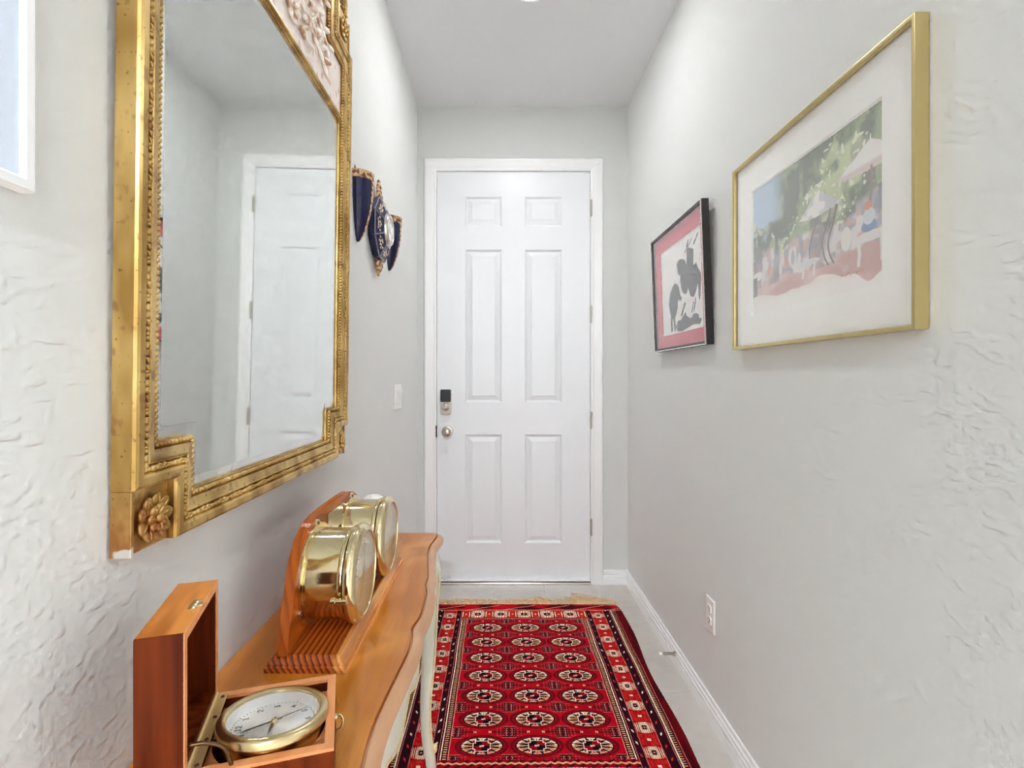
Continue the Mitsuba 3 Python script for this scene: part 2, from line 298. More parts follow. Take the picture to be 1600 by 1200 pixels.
# watercolour: cafe terrace under trees, two white parasols, tables
def water_col(p, n, uv):
    U, V = (1.522-p.y)/0.5135, (p.z-1.4175)/0.3625
    S = lambda m, a, b: mix(b, a, m)
    C = lambda *c: mi.Color3f(sr(*c))
    w1 = fbm(U*7, V*7, 0, 3); w2 = noise(U*24, V*20); w3 = fbm(U*15+5, V*8, 2, 3); w4 = noise(U*60, V*48)
    jx = U+0.012*(w2-0.5); jy = V+0.014*(w3-0.5)
    trees = mix(mix(C(72, 96, 74), C(142, 164, 116), smoothstep(0.32, 0.62, w3)), C(206, 218, 172), smoothstep(0.50, 0.72, w1)*0.85)
    trees = mix(trees, C(58, 66, 84), smoothstep(0.60, 0.75, noise(U*12+3, V*5))*0.5)
    trees = mix(trees, C(232, 236, 214), smoothstep(0.72, 0.78, w4)*smoothstep(0.4, 0.55, w1))
    sky_ = smoothstep(0.0, 0.09, (V-0.60)-1.0*dr.maximum(U-0.10, 0)*0.95-0.55*(w1-0.5))*(1-smoothstep(0.18, 0.36, U))
    col = S(sky_, C(176, 202, 228), trees)
    crowd = mix(mix(C(168, 166, 184), C(230, 224, 224), smoothstep(0.35, 0.6, w3)), mix(C(128, 136, 150), C(204, 166, 152), smoothstep(0.4, 0.6, noise(U*30, V*16+7))), smoothstep(0.5, 0.66, w2)*0.75)
    col = S(1-smoothstep(0.40, 0.47, V+0.22*(w1-0.5)-0.06*(U > 0.85)), crowd, col)
    pave = mix(C(202, 152, 148), C(222, 190, 188), smoothstep(0.35, 0.65, w1))
    col = S(1-smoothstep(0.205, 0.235, V+0.12*(w3-0.5)-0.03*U), pave, col)
    lat = lambda x, y, rx, ry: 1-smoothstep(0.92, 1.0, dr.sqrt(dr.square((U-x)/rx)+dr.square((V-y)/ry)))
    rect = lambda x0, x1, y0, y1: (1-smoothstep(0, 0.006, dr.maximum(dr.maximum(x0-jx, jx-x1), dr.maximum(y0-jy, jy-y1))))
    def para(ax, ay, hw, drop, lip):
        dx = dr.abs(jx-ax); top = ay-drop*dx/hw
        inn = smoothstep(0, 0.008, top-jy)*smoothstep(0, 0.008, jy-(ay-drop-lip+0.35*lip*dr.square(dx/hw)*2))*f32(dx < hw)
        return inn
    trunk = smoothstep(0.55, 0.7, noise(U*16, V*1.5))*f32(band(V, 0.2, 0.55))
    col = S(trunk*0.5, C(88, 78, 86), col)
    for tx in (0.565, 0.66, 0.70): col = S(f32((dr.abs(jx-tx-0.03*dr.sin(V*14)) < 0.006) & band(V, 0.2, 0.56)), C(92, 84, 94), col)
    m1 = para(0.60, 0.718, 0.15, 0.145, 0.03)
    col = S(m1, mix(C(240, 238, 236), C(206, 206, 214), smoothstep(0.5, 0.65, w2)), col)
    m2 = para(0.93, 0.836, 0.20, 0.135, 0.045)
    col = S(m2, mix(C(246, 243, 240), C(222, 206, 200), smoothstep(0.0, 0.03, 0.72-V)), col)
    col = S(rect(0.935, 0.943, 0.30, 0.68), C(140, 108, 92), col)
    col = S(lat(0.05, 0.30, 0.05, 0.035), C(236, 234, 230), col)
    col = S(rect(0.0, 0.035, 0.13, 0.29), C(78, 104, 98), col)
    col = S(lat(0.525, 0.262, 0.09, 0.024), C(222, 220, 222), col)
    for tx in (0.475, 0.565): col = S(rect(tx, tx+0.012, 0.165, 0.25), C(228, 222, 222), col)
    col = S(lat(0.945, 0.285, 0.12, 0.03), C(230, 226, 226), col)
    for tx in (0.86, 0.99): col = S(rect(tx, tx+0.014, 0.13, 0.26), C(232, 226, 224), col)
    col = S(lat(0.925, 0.345, 0.045, 0.035), C(92, 140, 184), col)
    col = S(lat(0.925, 0.40, 0.035, 0.05), C(214, 222, 230), col)
    col = S(lat(0.920, 0.462, 0.022, 0.026), C(206, 122, 82), col)
    col = S(lat(0.79, 0.32, 0.035, 0.075), C(234, 230, 224), col)
    for q in range(7):
        col = S(lat(0.12+0.055*q, 0.30+0.02*((q*37) % 3), 0.016, 0.055), C(*[(226, 222, 218), (206, 146, 128), (160, 170, 188)][q % 3]), col)
    paper = mix(C(246, 244, 240), C(242, 232, 229), smoothstep(0.02, 0.2, V))
    edge = 0.115+0.03*dr.sin(U*11+1.0)+0.05*(noise(U*13, 4)-0.5)-0.04*smoothstep(0.8, 0.95, U)
    return S(1-smoothstep(0, 0.012, V-edge), paper, mix(col, mi.Color3f(0.80, 0.79, 0.77), 0.30))  # pale wash mixed over the painting as reflection haze of its glass
P_('m_watercolour', proc(water_col), 0.85, spec=0.15)

# ------------------------------------------------------------------ structure
w = 0.12
struct('floor', cat([B(XL-w, XR+w, Y0, YB+w, -0.05, -0.0022), B(RX0-w, RX1+w, RY0-w, Y0, -0.05, 0.0), B(XR, RX1+w, Y0, Y0+w, -0.05, 0.0)]), 'm_grout', 'light grey porcelain tile floor of the entry hall')
cols = np.arange(-0.64, XR, 0.30)
tile_n = 0
for ci, cx in enumerate(cols):
    ys = np.arange(2.569-0.57*7+{1: 0.19, 2: 0.384, 3: 0.19}.get(ci, 0.0), YB+0.1, 0.57)
    for a in np.r_[ys]:
        x0, x1, y0, y1 = max(cx+0.0015, XL), min(cx+0.2985, XR), max(a+0.0015, Y0), min(a+0.5685, YB+0.03)
        if x1-x0 > 0.02 and y1-y0 > 0.02: put('floor', 'tile', B(x0, x1, y0, y1, -0.012, 0.0, 0.0012), 'm_tile')
struct('ceiling', cat([B(XL-w, XR+w, Y0, YB+w, ZC, ZC+0.1), B(RX0-w, RX1+w, RY0-w, Y0, ZC, ZC+0.1), B(XR+w, RX1+w, Y0, Y0+w, ZC, ZC+0.1)]), 'm_ceiling', 'flat pale grey painted ceiling')
struct('wall_left', B(XL-w, XL, RY0, YB+w, 0, ZC), 'm_wall', 'pale greige textured wall carrying the gilt mirror')
struct('wall_right', B(XR, XR+w, Y0, YB+w, 0, ZC), 'm_wall', 'pale greige textured wall carrying the framed pictures')
DX0, DX1, DZ1 = -0.374, 0.538, 2.458     # door slab
Mxz = basis((0, YB, 0), (1, 0, 0), (0, 0, 1), (0, -1, 0))      # (x, z, towards the camera)
hole = sbox(DX0-0.004, -1, DX1+0.004, DZ1+0.004)
struct('wall_back', ext(sbox(XL, 0, XR, ZC).difference(hole), w, Mxz, -w), 'm_wall', 'end wall of the hall around the white door')
struct('wall_side', B(XR+w, RX1, Y0, Y0+w, 0, ZC), 'm_wall', 'wall of the adjoining room beside the hall mouth')
struct('wall_front', cat([B(RX1, RX1+w, RY0, Y0+w, 0, ZC), B(RX0-w, RX1+w, RY0-w, RY0, 0, ZC)]), 'm_wall', 'walls of the adjoining room behind the camera')
# baseboards
bprof = [(0, 0), (0.0155, 0), (0.0155, 0.034), (0.0120, 0.038), (0.0150, 0.043), (0.0150, 0.051), (0.0098, 0.055), (0.0125, 0.060), (0.0125, 0.066), (0.0065, 0.070), (0.0085, 0.075), (0.0060, 0.082), (0, 0.083)]
def base(name, x0, y0, x1, y1, lab):
    struct(name, sweep([(x0, y0), (x1, y1)], bprof, closed=False), 'm_trim', lab, 30)
base('baseboard_right', XR, Y0, XR, YB, 'white profiled baseboard along the right wall')
base('baseboard_left', XL, YB, XL, RY0, 'white profiled baseboard along the left wall')
base('baseboard_back', XR-0.0, YB, 0.609, YB, 'short white baseboard between door casing and right wall')
# casing
cp = [(0.004, -0.01), (0.004, 0.010), (-0.006, 0.0135), (-0.012, 0.0125), (-0.020, 0.0155), (-0.046, 0.0175), (-0.052, 0.0205), (-0.062, 0.0205), (-0.068, 0.017), (-0.0705, 0.012), (-0.0705, -0.01)]
cpath = [(DX1+0.006, 0.0), (DX1+0.006, DZ1+0.006), (DX0-0.006, DZ1+0.006), (DX0-0.006, 0.0)]
def casing_piece(i):       # mitred piece i of the three
    P = np.array(cpath); k = len(cp); V = []
    for j in (i, i+1):
        d = [(P[m+1]-P[m])/np.linalg.norm(P[m+1]-P[m]) for m in range(3)]
        n1 = d[j-1] if j > 0 else d[j]; n2 = d[j] if j < 3 else d[j-1]
        a, b = np.array([-n1[1], n1[0]]), np.array([-n2[1], n2[0]])
        m = (a+b)/(1+a@b)
        V += [[*(P[j]+m*o), h] for o, h in cp]
    F = []
    for a in range(k):
        b = (a+1) % k; F += [[a, k+a, k+b], [a, k+b, b]]
    F += [[0, a, a+1] for a in range(1, k-1)]+[[k, k+a+1, k+a] for a in range(1, k-1)]
    return TR(fix(trimesh.Trimesh(V, F, process=False)), Mxz)
for i in range(3): put('trim_1', 'casing', casing_piece(i), 'm_trim', 30)
say('trim_1', 'white moulded door casing around the entry door', 'structure')

# ------------------------------------------------------------------ door
say('door_1', 'white six-panel entry door at the end of the hall', 'structure')
Md = basis((0, YB+0.004, 0), (1, 0, 0), (0, 0, 1), (0, -1, 0))
pc = [(-0.206, 0.012), (0.149, 0.370)]; pr = [(2.130, 2.309), (1.080, 1.993), (0.2407, 0.8895)]
outer = sbox(DX0, 0.021, DX1, DZ1)
rects = [sbox(a, c, b, d) for a, b in pc for c, d in pr]
slab = cat([ext(outer.difference(unary_union(rects)), 0.03, Md, -0.03), ext(outer, 0.014, Md, -0.044)])
put('door_1', 'slab', slab, 'm_door')
def panel(x0, x1, z0, z1):
    rings = [(0.0, 0.0), (0.003, -0.002), (0.011, -0.010), (0.015, -0.011), (0.017, -0.009), (0.040, -0.0025), (0.042, -0.001)]
    V, F = [], []
    for o, h in rings: V += [(x0+o, z0+o, h), (x1-o, z0+o, h), (x1-o, z1-o, h), (x0+o, z1-o, h)]
    for i in range(len(rings)-1):
        for j in range(4):
            a, b = i*4+j, i*4+(j+1) % 4; F += [[a, b, b+4], [a, b+4, a+4]]
    q = (len(rings)-1)*4; F += [[q, q+1, q+2], [q, q+2, q+3]]
    return TR(trimesh.Trimesh(V, F, process=False), Md)
for c, d in pr:
    for a, b in pc: put('door_1', 'panel', panel(a, b, c, d), 'm_door')
for z in (2.237, 1.606, 0.975, 0.34):
    h = cat([TR(trimesh.creation.cylinder(0.0065, 0.088, sections=14), T44) for T44 in [trimesh.transformations.translation_matrix((DX1+0.005, YB-0.012, z))]]
            +[ball((DX1+0.005, YB-0.012, z+s*0.047), 0.0058) for s in (-1, 1)]+[B(DX1+0.004, DX1+0.019, YB-0.0115, YB-0.008, z-0.044, z+0.044)])
    put('door_1', 'hinge', h, 'm_nickel', 30)
My = lambda x, z, y=YB+0.004: basis((x, y, z), (1, 0, 0), (0, 0, 1), (0, -1, 0))
KX, KZ = (699-781)/262, EYE-(674-589)/262
k = put('door_1', 'knob', lathe([(0, 0), (0.033, 0), (0.033, 0.004), (0.029, 0.009), (0.014, 0.011), (0.012, 0.032), (0.016, 0.038), (0.026, 0.046), (0.0285, 0.056), (0.025, 0.066), (0.015, 0.071), (0.0, 0.072)], 32, My(KX, KZ)), 'm_nickel', 40)
say(k, 'round satin nickel door knob')
def rounded(wd, ht, r): return sbox(-wd/2+r, -ht/2+r, wd/2-r, ht/2-r).buffer(r, quad_segs=5)
LX, LZ = (697-781)/262, EYE-(627-589)/262
lock = rounded(0.066, 0.142, 0.012).union(Point(0, -0.055).buffer(0.034).intersection(sbox(-0.033, -0.078, 0.033, 0)))
k = put('door_1', 'keypad_lock', ext(lock, 0.026, My(LX, LZ)), 'm_nickel', 30); say(k, 'nickel deadbolt lock with black cover')
put('door_1__keypad_lock', 'cover', ext(rounded(0.062, 0.074, 0.008), 0.008, My(LX, LZ+0.034), 0.0255), 'm_black', 30)
put('door_1__keypad_lock', 'thumb_turn', lathe([(0, 0.025), (0.024, 0.025), (0.024, 0.030), (0.019, 0.036), (0.006, 0.040), (0.0, 0.037)], 28, My(LX, LZ-0.032)), 'm_silver', 40)
k = put('door_1', 'strike_plate', B(DX0-0.007, DX0-0.0005, YB-0.014, YB+0.002, KZ-0.035, KZ+0.035, 0.001), 'm_black')
put('door_1', 'sweep', B(DX0, DX1, YB-0.010, YB+0.003, 0.017, 0.026, 0.001), 'm_door')
struct('trim_2', B(DX0-0.004, DX1+0.004, YB-0.02, YB+0.10, 0.0, 0.013, 0.003), 'm_silver', 'metal threshold strip under the white door')

# ------------------------------------------------------------------ lamps
def lamp(x, y, rad, L, label, weight=1.0):
    t = thing('recessed_light', label, 'ceiling light')
    M = np.eye(4); M[:3, 3] = (x, y, ZC)
    put(t, 'trim_ring', lathe([(rad, 0), (rad+0.020, 0), (rad+0.020, -0.003), (rad+0.010, -0.008), (rad, -0.006), (rad, 0)], 40, M), 'm_trim', 30)
    d = trimesh.creation.cylinder(rad, 0.003, sections=40); d.apply_translation((x, y, ZC-0.0035))
    put(t, 'lens', d, 'm_lens', emitter={'type': 'area', 'radiance': rgb(L), 'sampling_weight': weight})
    return t
lamp(0.127, 2.095, 0.075, HALL_LAMP, 'round recessed ceiling light over the hall, its rim at the top edge', 3.0)
for x, y, f, wt, lab in ((2.62, 0.36, 0.29, 1.6, 'recessed ceiling light of the adjoining room, nearest the hall wall'), (0.127, -0.85, 0.18, 0.8, 'recessed ceiling light behind the camera, in line with the hall'),
        (0.127, -3.3, 3.2, 2.0, 'added fill light in the ceiling at the back of the adjoining room')):  # rearmost lamp is unseen, added to brighten the door and walls
    lamp(x, y, 0.09, [c*f for c in ROOM_LAMP], lab, wt)

# ------------------------------------------------------------------ gilt mirror
MW, ML = 0.897, math.radians(0.73)
MM = basis((XL+0.003, 0.641, 1.005), (0, 1, 0), (math.sin(ML), 0, math.cos(ML)), (math.cos(ML), 0, -math.sin(ML)))
mir = thing('ornate_mirror', 'large antique gilt mirror with beaded stepped frame on the left wall', 'mirror')
TS, TP = 1.183, 1.355      # height of the upper step and of the frame's top
e1, e2 = 0.084, 0.125
Pm = [(0, e1), (e1, e1), (e1, 0), (MW-e1, 0), (MW-e1, e1), (MW, e1), (MW, TS), (MW-e2, TS), (MW-e2, TP), (e2, TP), (e2, TS), (0, TS)]
put(mir, 'outer_moulding', sweep(Pm, [(0, 0), (0, 0.0265), (0.0015, 0.0305), (0.005, 0.0325), (0.014, 0.0325), (0.0175, 0.0305), (0.0195, 0.0265), (0.0195, 0)], True, MM), 'm_gold', False)
put(mir, 'flat_moulding', sweep(Pm, [(0.0180, 0), (0.0180, 0.0215), (0.0292, 0.0215), (0.0295, 0.0270), (0.0315, 0.0282), (0.0340, 0.0262), (0.0440, 0.0245), (0.0465, 0.0235), (0.0472, 0.0130), (0.0560, 0.0130), (0.0562, 0)], True, MM), 'm_gold', 35)
poly = Polygon(Pm)
def walk(ring, step):
    """points along a closed ring, segment by segment, with their directions"""
    q = np.array(ring.exterior.coords); out = []
    for a, b in zip(q[:-1], q[1:]):
        L = np.linalg.norm(b-a); n = max(1, int(round(L/step)))
        for i in range(n): out.append((a+(b-a)*(i+0.5)/n, (b-a)/L))
    return out
beads = [ball((p[0], p[1], 0.0192), (0.0043, 0.0043, 0.0046), 1) for p, d in walk(poly.buffer(-0.0525, join_style='mitre'), 0.0085)]
say(put(mir, 'bead_border', TR(cat(beads), MM), 'm_gold', True), 'row of small gilt beads around the glass', 'stuff')
carv = []
for i, (p, d) in enumerate(walk(poly.buffer(-0.0235, join_style='mitre'), 0.0098)):
    ph = i % 5; t = np.array([d[0], d[1], 0]); nn = np.array([-d[1], d[0], 0]); M = basis((p[0], p[1], 0.0272), t, nn, (0, 0, 1))
    if ph in (0, 1): carv.append(TR(ball((0, 0, 0), (0.0056, 0.0046, 0.0045), 1), M))
    elif ph == 2: carv.append(TR(ball((0, 0, 0), (0.0034, 0.0036, 0.004), 1), M)); carv.append(TR(ball((0.005, 0, 0), (0.0030, 0.0036, 0.0038), 1), M))
    else:
        c, s = math.cos(0.6), math.sin(0.6); R = np.eye(4); R[:2, :2] = [[c, -s], [s, c]]
        carv.append(TR(TR(ball((0, 0, 0), (0.0062, 0.0022, 0.0046), 1), R), M)); R[:2, :2] = [[c, s], [-s, c]]; carv.append(TR(TR(ball((0.0035, 0, 0), (0.0052, 0.0020, 0.0042), 1), R), M))
say(put(mir, 'carved_border', TR(cat(carv), MM), 'm_gold', True), 'carved band of gilt leaves and pearls', 'stuff')
for (u0, u1, v0, v1) in ((0, e1, 0, e1), (MW-e1, MW, 0, e1), (0, e2, TS, TS+0.1), (MW-e2, MW, TS, TS+0.1)):
    blk = cat([B(u0, u1, v0, v1, 0, 0.0185, 0.002)]); put(mir, 'corner_block', TR(blk, MM), 'm_gold')
    side = B(0, 0.006, v0, v1, 0, 0.0265, 0.001) if u0 == 0 else B(MW-0.006, MW, v0, v1, 0, 0.0225, 0.001)
    put(mir, 'corner_fillet', TR(side, MM), 'm_gold')
def rosette(cu, cv, w0, R=0.033, n=9):
    ms = [ball((cu, cv, w0+0.004), (R*0.62, R*0.62, 0.005), 2), ball((cu, cv, w0+0.013), (R*0.2, R*0.2, 0.005), 2)]
    for ring, (rad, L, W, hh, tw) in enumerate(((0.66, 0.40, 0.30, 0.0062, 0.35), (0.36, 0.27, 0.22, 0.0115, -0.3))):
        for i in range(n-2*ring):
            a = 2*math.pi*(i+0.5*ring)/(n-2*ring); M = np.eye(4)
            A = trimesh.transformations.rotation_matrix(a, (0, 0, 1)) @ trimesh.transformations.translation_matrix((R*rad, 0, 0)) @ trimesh.transformations.rotation_matrix(tw, (0, 0, 1)) @ trimesh.transformations.rotation_matrix(-0.35, (0, 1, 0))
            m = TR(ball((0, 0, 0), (R*L, R*W, 0.0046), 2), A); m.apply_translation((cu, cv, w0+hh-0.002)); ms.append(m)
            m = TR(ball((0, 0, 0.003), (R*L*0.8, R*0.045, 0.0035), 1), A); m.apply_translation((cu, cv, w0+hh-0.002)); ms.append(m)
    return cat(ms)
for (u, v) in ((e1*0.56, e1*0.47), (MW-e1*0.52, e1*0.47), (e2*0.45, TS+0.05), (MW-e2*0.45, TS+0.05)):
    put(mir, 'rosette', TR(rosette(u, v, 0.0185), MM), 'm_gold', 40)
# scroll leaves that climb beside the upper step
for s in (0, 1):
    f = (lambda u: u) if s == 0 else (lambda u: MW-u)
    leaf = [tube(np.c_[f(spline([(0.010, TS+0.10), (0.022, TS+0.145), (0.058, TS+0.165), (0.090, TS+0.18)])[:, 0]), spline([(0.010, TS+0.10), (0.022, TS+0.145), (0.058, TS+0.165), (0.090, TS+0.18)])[:, 1], np.full(19, 0.012)], np.r_[np.linspace(0.004, 0.012, 10), np.linspace(0.012, 0.004, 9)], 8)]
    for i in range(5): leaf.append(ball((f(0.018+0.016*i), TS+0.118+0.011*i, 0.012), (0.011, 0.008, 0.009), 2))
    put(mir, 'scroll_leaf', TR(cat(leaf), MM), 'm_gold', 40)
# glass with a bevelled margin, bar above, carved panel
GT = 0.968
inn = poly.buffer(-0.0555, join_style='mitre').intersection(sbox(-1, 0, 2, GT))
ic = list(inn.exterior.coords)[:-1]
flat = inn.buffer(-0.019, join_style='mitre')
put(mir, 'glass', ext(flat, 0.004, MM, 0.0085), 'm_mirror')
k = put(mir, 'bevel', sweep(ic, [(0, 0.0085), (0, 0.0106), (0.0188, 0.0124), (0.0188, 0.0085)], True, MM), 'm_mirror'); say(k, 'bevelled margin of the mirror glass')
put(mir, 'backing', TR(B(0.03, MW-0.03, 0.09, TS-0.002, 0.0, 0.008), MM), 'm_darkwood')
put(mir, 'cross_bar', TR(cat([B(0.049, MW-0.049, GT+0.001, GT+0.007, 0.006, 0.0150, 0.001), B(0.049, MW-0.049, GT+0.005, GT+0.0135, 0.006, 0.0205, 0.002)]), MM), 'm_gold', 30)
pan = poly.buffer(-0.0555, join_style='mitre').intersection(sbox(-1, GT+0.010, 2, 3))
k = put(mir, 'carved_panel', ext(pan, 0.006, MM, 0.0075), 'm_panel'); say(k, 'chalky cream painted panel above the glass')
cv = []
def leafy(pts, r0, n, lw):
    q = spline(pts, 8); cv.append(tube(np.c_[q, np.full(len(q), 0.017)], np.linspace(r0, r0*0.4, len(q)), 7))
    for i in range(n):
        t = (i+0.7)/(n+0.4); j = min(int(t*(len(q)-1)), len(q)-2); d = q[j+1]-q[j]; a = math.atan2(d[1], d[0])
        for sgn in (-1, 1):
            A = trimesh.transformations.translation_matrix((q[j][0], q[j][1], 0.018)) @ trimesh.transformations.rotation_matrix(a+sgn*0.75, (0, 0, 1)) @ trimesh.transformations.translation_matrix((lw*0.8, 0, 0)) @ trimesh.transformations.rotation_matrix(-0.25, (0, 1, 0))
            cv.append(TR(ball((0, 0, 0), (lw, lw*0.36, 0.0045), 2), A))
for s in (0, 1):
    g = lambda P: [(u if s == 0 else MW-u, v) for u, v in P]
    leafy(g([(0.40, 1.075), (0.32, 1.09), (0.24, 1.07), (0.175, 1.04)]), 0.007, 5, 0.025)
    leafy(g([(0.38, 1.13), (0.30, 1.15), (0.22, 1.13), (0.155, 1.085)]), 0.006, 5, 0.024)
    leafy(g([(0.40, 1.19), (0.32, 1.21), (0.25, 1.20), (0.20, 1.23)]), 0.006, 4, 0.026)
    for q in range(3):
        c = g([(0.35-0.055*q, 1.115-0.012*q)])[0]; cv.append(rosette(c[0], c[1], 0.013, 0.026-0.003*q, 7))
    rib = g([(0.42, 1.22), (0.36, 1.16), (0.40, 1.11), (0.33, 1.06), (0.36, 1.03), (0.29, 1.025)])
    q = spline(rib, 8); cv.append(tube(np.c_[q, 0.018+0.004*np.sin(np.arange(len(q)))], 0.0055, 7))
cv.append(rosette(MW/2, 1.10, 0.012, 0.052, 11)); cv.append(rosette(MW/2-0.045, 1.05, 0.012, 0.036, 9)); cv.append(rosette(MW/2+0.045, 1.05, 0.012, 0.036, 9)); cv.append(rosette(MW/2, 1.185, 0.012, 0.04, 9))
k = put(mir, 'carving', TR(cat(cv), MM), 'm_carving', 40); say(k, 'cream and brown relief of flowers, ribbons and leaf sprays')

# ------------------------------------------------------------------ pictures
def picture(key, o, lean, W, H, t, fw, fprof, mf, win, mat_m, art_m, inner=True):
    """o = far lower corner on the right wall; u runs towards the camera"""
    M = basis(o, (0, -1, 0), (-math.sin(lean), 0, math.cos(lean)), (-math.cos(lean), 0, -math.sin(lean)))
    put(key, 'frame', sweep([(0, 0), (W, 0), (W, H), (0, H)], fprof, True, M), mf, 30)
    put(key, 'backing', TR(B(fw*0.6, W-fw*0.6, fw*0.6, H-fw*0.6, 0.001, 0.004), M), 'm_darkwood')
    u0, u1, v0, v1 = win
    put(key, 'artwork', TR(B(u0-0.02, u1+0.02, v0-0.02, v1+0.02, 0.0045, 0.0062), M), art_m)
    if inner: put(key, 'inner_mat', ext(sbox(u0-0.015, v0-0.015, u1+0.015, v1+0.015).difference(sbox(u0, v0, u1, v1)), 0.002, M, 0.0064), 'm_matwhite')
    o2 = 0.004 if inner else 0
    put(key, 'mat', ext(sbox(fw*0.7, fw*0.7, W-fw*0.7, H-fw*0.7).difference(sbox(u0-o2, v0-o2, u1+o2, v1+o2)), 0.002, M, 0.0086), mat_m)
    g = trimesh.Trimesh([(fw*0.7, fw*0.7, 0), (W-fw*0.7, fw*0.7, 0), (W-fw*0.7, H-fw*0.7, 0), (fw*0.7, H-fw*0.7, 0)], [[0, 1, 2], [0, 2, 3]], process=False)
    g.apply_translation((0, 0, t-0.006))
    k = put(key, 'glass', TR(g, M), 'm_pane')
    return M
pw = thing('framed_watercolor', 'wide watercolor of a cafe terrace with parasols in thin gold metal frame', 'picture')
t = 0.025; fw = 0.010
M1 = picture(pw, (XR-0.002, 1.622, 1.318), 0.0, 0.714, 0.563, t, fw, [(0, 0), (0, t), (0.0025, t+0.0005), (0.0075, t), (0.0095, t-0.0015), (0.010, t-0.007), (0.010, t-0.009), (0.003, t-0.009), (0.003, 0)], 'm_gilt_metal', (0.1, 0.6135, 0.0995, 0.462), 'm_matwhite', 'm_watercolour')
sig = [tube([(0.49+0.006*i, 0.136+0.003*math.sin(i*2.1), 0.0064), (0.494+0.006*i, 0.139+0.002*math.cos(i*1.7), 0.0064)], 0.0006, 5) for i in range(12)]
k = put(pw, 'signature', TR(cat(sig), M1), 'm_tableedge'); say(k, 'tiny pencilled signature')
pb = thing('framed_ink_drawing', 'black framed ink drawing of a rider on horseback with crimson mat', 'picture')
t2 = 0.029
M2 = picture(pb, (XR-0.002, 2.425, 1.350), math.radians(2.1), 0.605, 0.520, t2, 0.013, [(0, 0), (0, t2-0.002), (0.0005, t2), (0.003, t2), (0.004, t2-0.001), (0.012, t2-0.002), (0.013, t2-0.004), (0.013, t2-0.012), (0.005, t2-0.012), (0.005, 0)], 'm_blackframe', (0.080, 0.547, 0.068, 0.446), 'm_crimson_hazed', 'm_paper', inner=False)
put(pb, 'frame_edge', sweep([(-0.0006, -0.0006), (0.6056, -0.0006), (0.6056, 0.5206), (-0.0006, 0.5206)], [(0, t2-0.002), (0, t2+0.0008), (0.0045, t2+0.0008), (0.0045, t2-0.002)], True, M2), 'm_silver')
INK = {'rider': [[(0.3972, 0.3891), (0.4357, 0.3841), (0.4652, 0.3741), (0.457, 0.3151), (0.3883, 0.3268)],
 [(0.3283, 0.335), (0.3869, 0.3319), (0.4674, 0.3129), (0.4855, 0.3186), (0.5002, 0.296), (0.5275, 0.268), (0.5275, 0.2364), (0.5134, 0.1817), (0.5016, 0.1803), (0.4972, 0.2356), (0.4736, 0.2074), (0.4456, 0.1936), (0.4158, 0.2036), (0.4005, 0.2331), (0.3842, 0.2223), (0.3644, 0.2173), (0.3308, 0.2346), (0.3153, 0.2759), (0.3185, 0.3034)],
 [(0.2787, 0.3543), (0.3117, 0.3682), (0.357, 0.3592), (0.3785, 0.3426), (0.3759, 0.3193), (0.3334, 0.3269), (0.3217, 0.3133), (0.3101, 0.3016), (0.2894, 0.3199)],
 [(0.3676, 0.3828), (0.375, 0.3796), (0.4611, 0.4177), (0.4561, 0.421)], [(0.3907, 0.3989), (0.4037, 0.3969), (0.4215, 0.4218), (0.4126, 0.4255)], [(0.462, 0.3939), (0.4739, 0.3895), (0.5202, 0.4206), (0.5138, 0.4237)], [(0.3999, 0.3965), (0.4359, 0.3861), (0.4356, 0.3828), (0.3955, 0.3909)]],
 'horse': [[(0.1891, 0.251), (0.2441, 0.2805), (0.2888, 0.2609), (0.3089, 0.2207), (0.3277, 0.2072), (0.3063, 0.1985), (0.2825, 0.2071), (0.2675, 0.1698), (0.231, 0.1344), (0.1875, 0.1446), (0.1673, 0.2057)],
 [(0.1837, 0.151), (0.2016, 0.1489), (0.2025, 0.0821), (0.1794, 0.0782)], [(0.2135, 0.1364), (0.2314, 0.138), (0.2468, 0.0854), (0.2242, 0.078)], [(0.353, 0.186), (0.368, 0.1804), (0.3193, 0.1348), (0.3033, 0.1367)], [(0.4455, 0.1758), (0.4542, 0.1745), (0.4301, 0.1335), (0.4211, 0.1347)], [(0.4681, 0.1888), (0.4767, 0.1874), (0.4535, 0.1352), (0.4448, 0.1363)]],
 'ground': [[(0.2485, 0.0997), (0.2721, 0.1189), (0.3035, 0.1211), (0.3561, 0.1442), (0.3699, 0.1288), (0.4135, 0.1155), (0.4476, 0.1294), (0.4902, 0.1208), (0.5004, 0.1054), (0.5218, 0.103), (0.5032, 0.084), (0.443, 0.087), (0.3912, 0.0815), (0.3183, 0.0731), (0.2629, 0.0767)]]}
ink = unary_union([Polygon(spline(q+[q[0]], 4)).buffer(0) if len(q) > 5 else Polygon(q).buffer(0) for v in INK.values() for q in v]).intersection(sbox(0.081, 0.069, 0.546, 0.445))
k = put(pb+'__artwork', 'ink', ext(ink, 0.0003, M2, 0.0062), 'm_ink_hazed'); say(k, 'black ink brush figure of a horse and rider')
# white framed picture beside the camera
wf = thing('white_framed_picture', 'white framed picture with pale blue ground, cut off at the upper left edge', 'picture')
M3 = basis((XL+0.001, 0.12, 1.421), (0, 1, 0), (0, 0, 1), (1, 0, 0))
put(wf, 'frame', sweep([(0, 0), (0.405, 0), (0.405, 0.75), (0, 0.75)], [(0, 0), (0, 0.014), (0.0012, 0.0155), (0.0100, 0.0155), (0.0135, 0.0115), (0.0135, 0)], True, M3), 'm_trim', 20)
put(wf, 'print', TR(B(0.012, 0.393, 0.012, 0.738, 0.001, 0.0105), M3), 'm_paleblue')

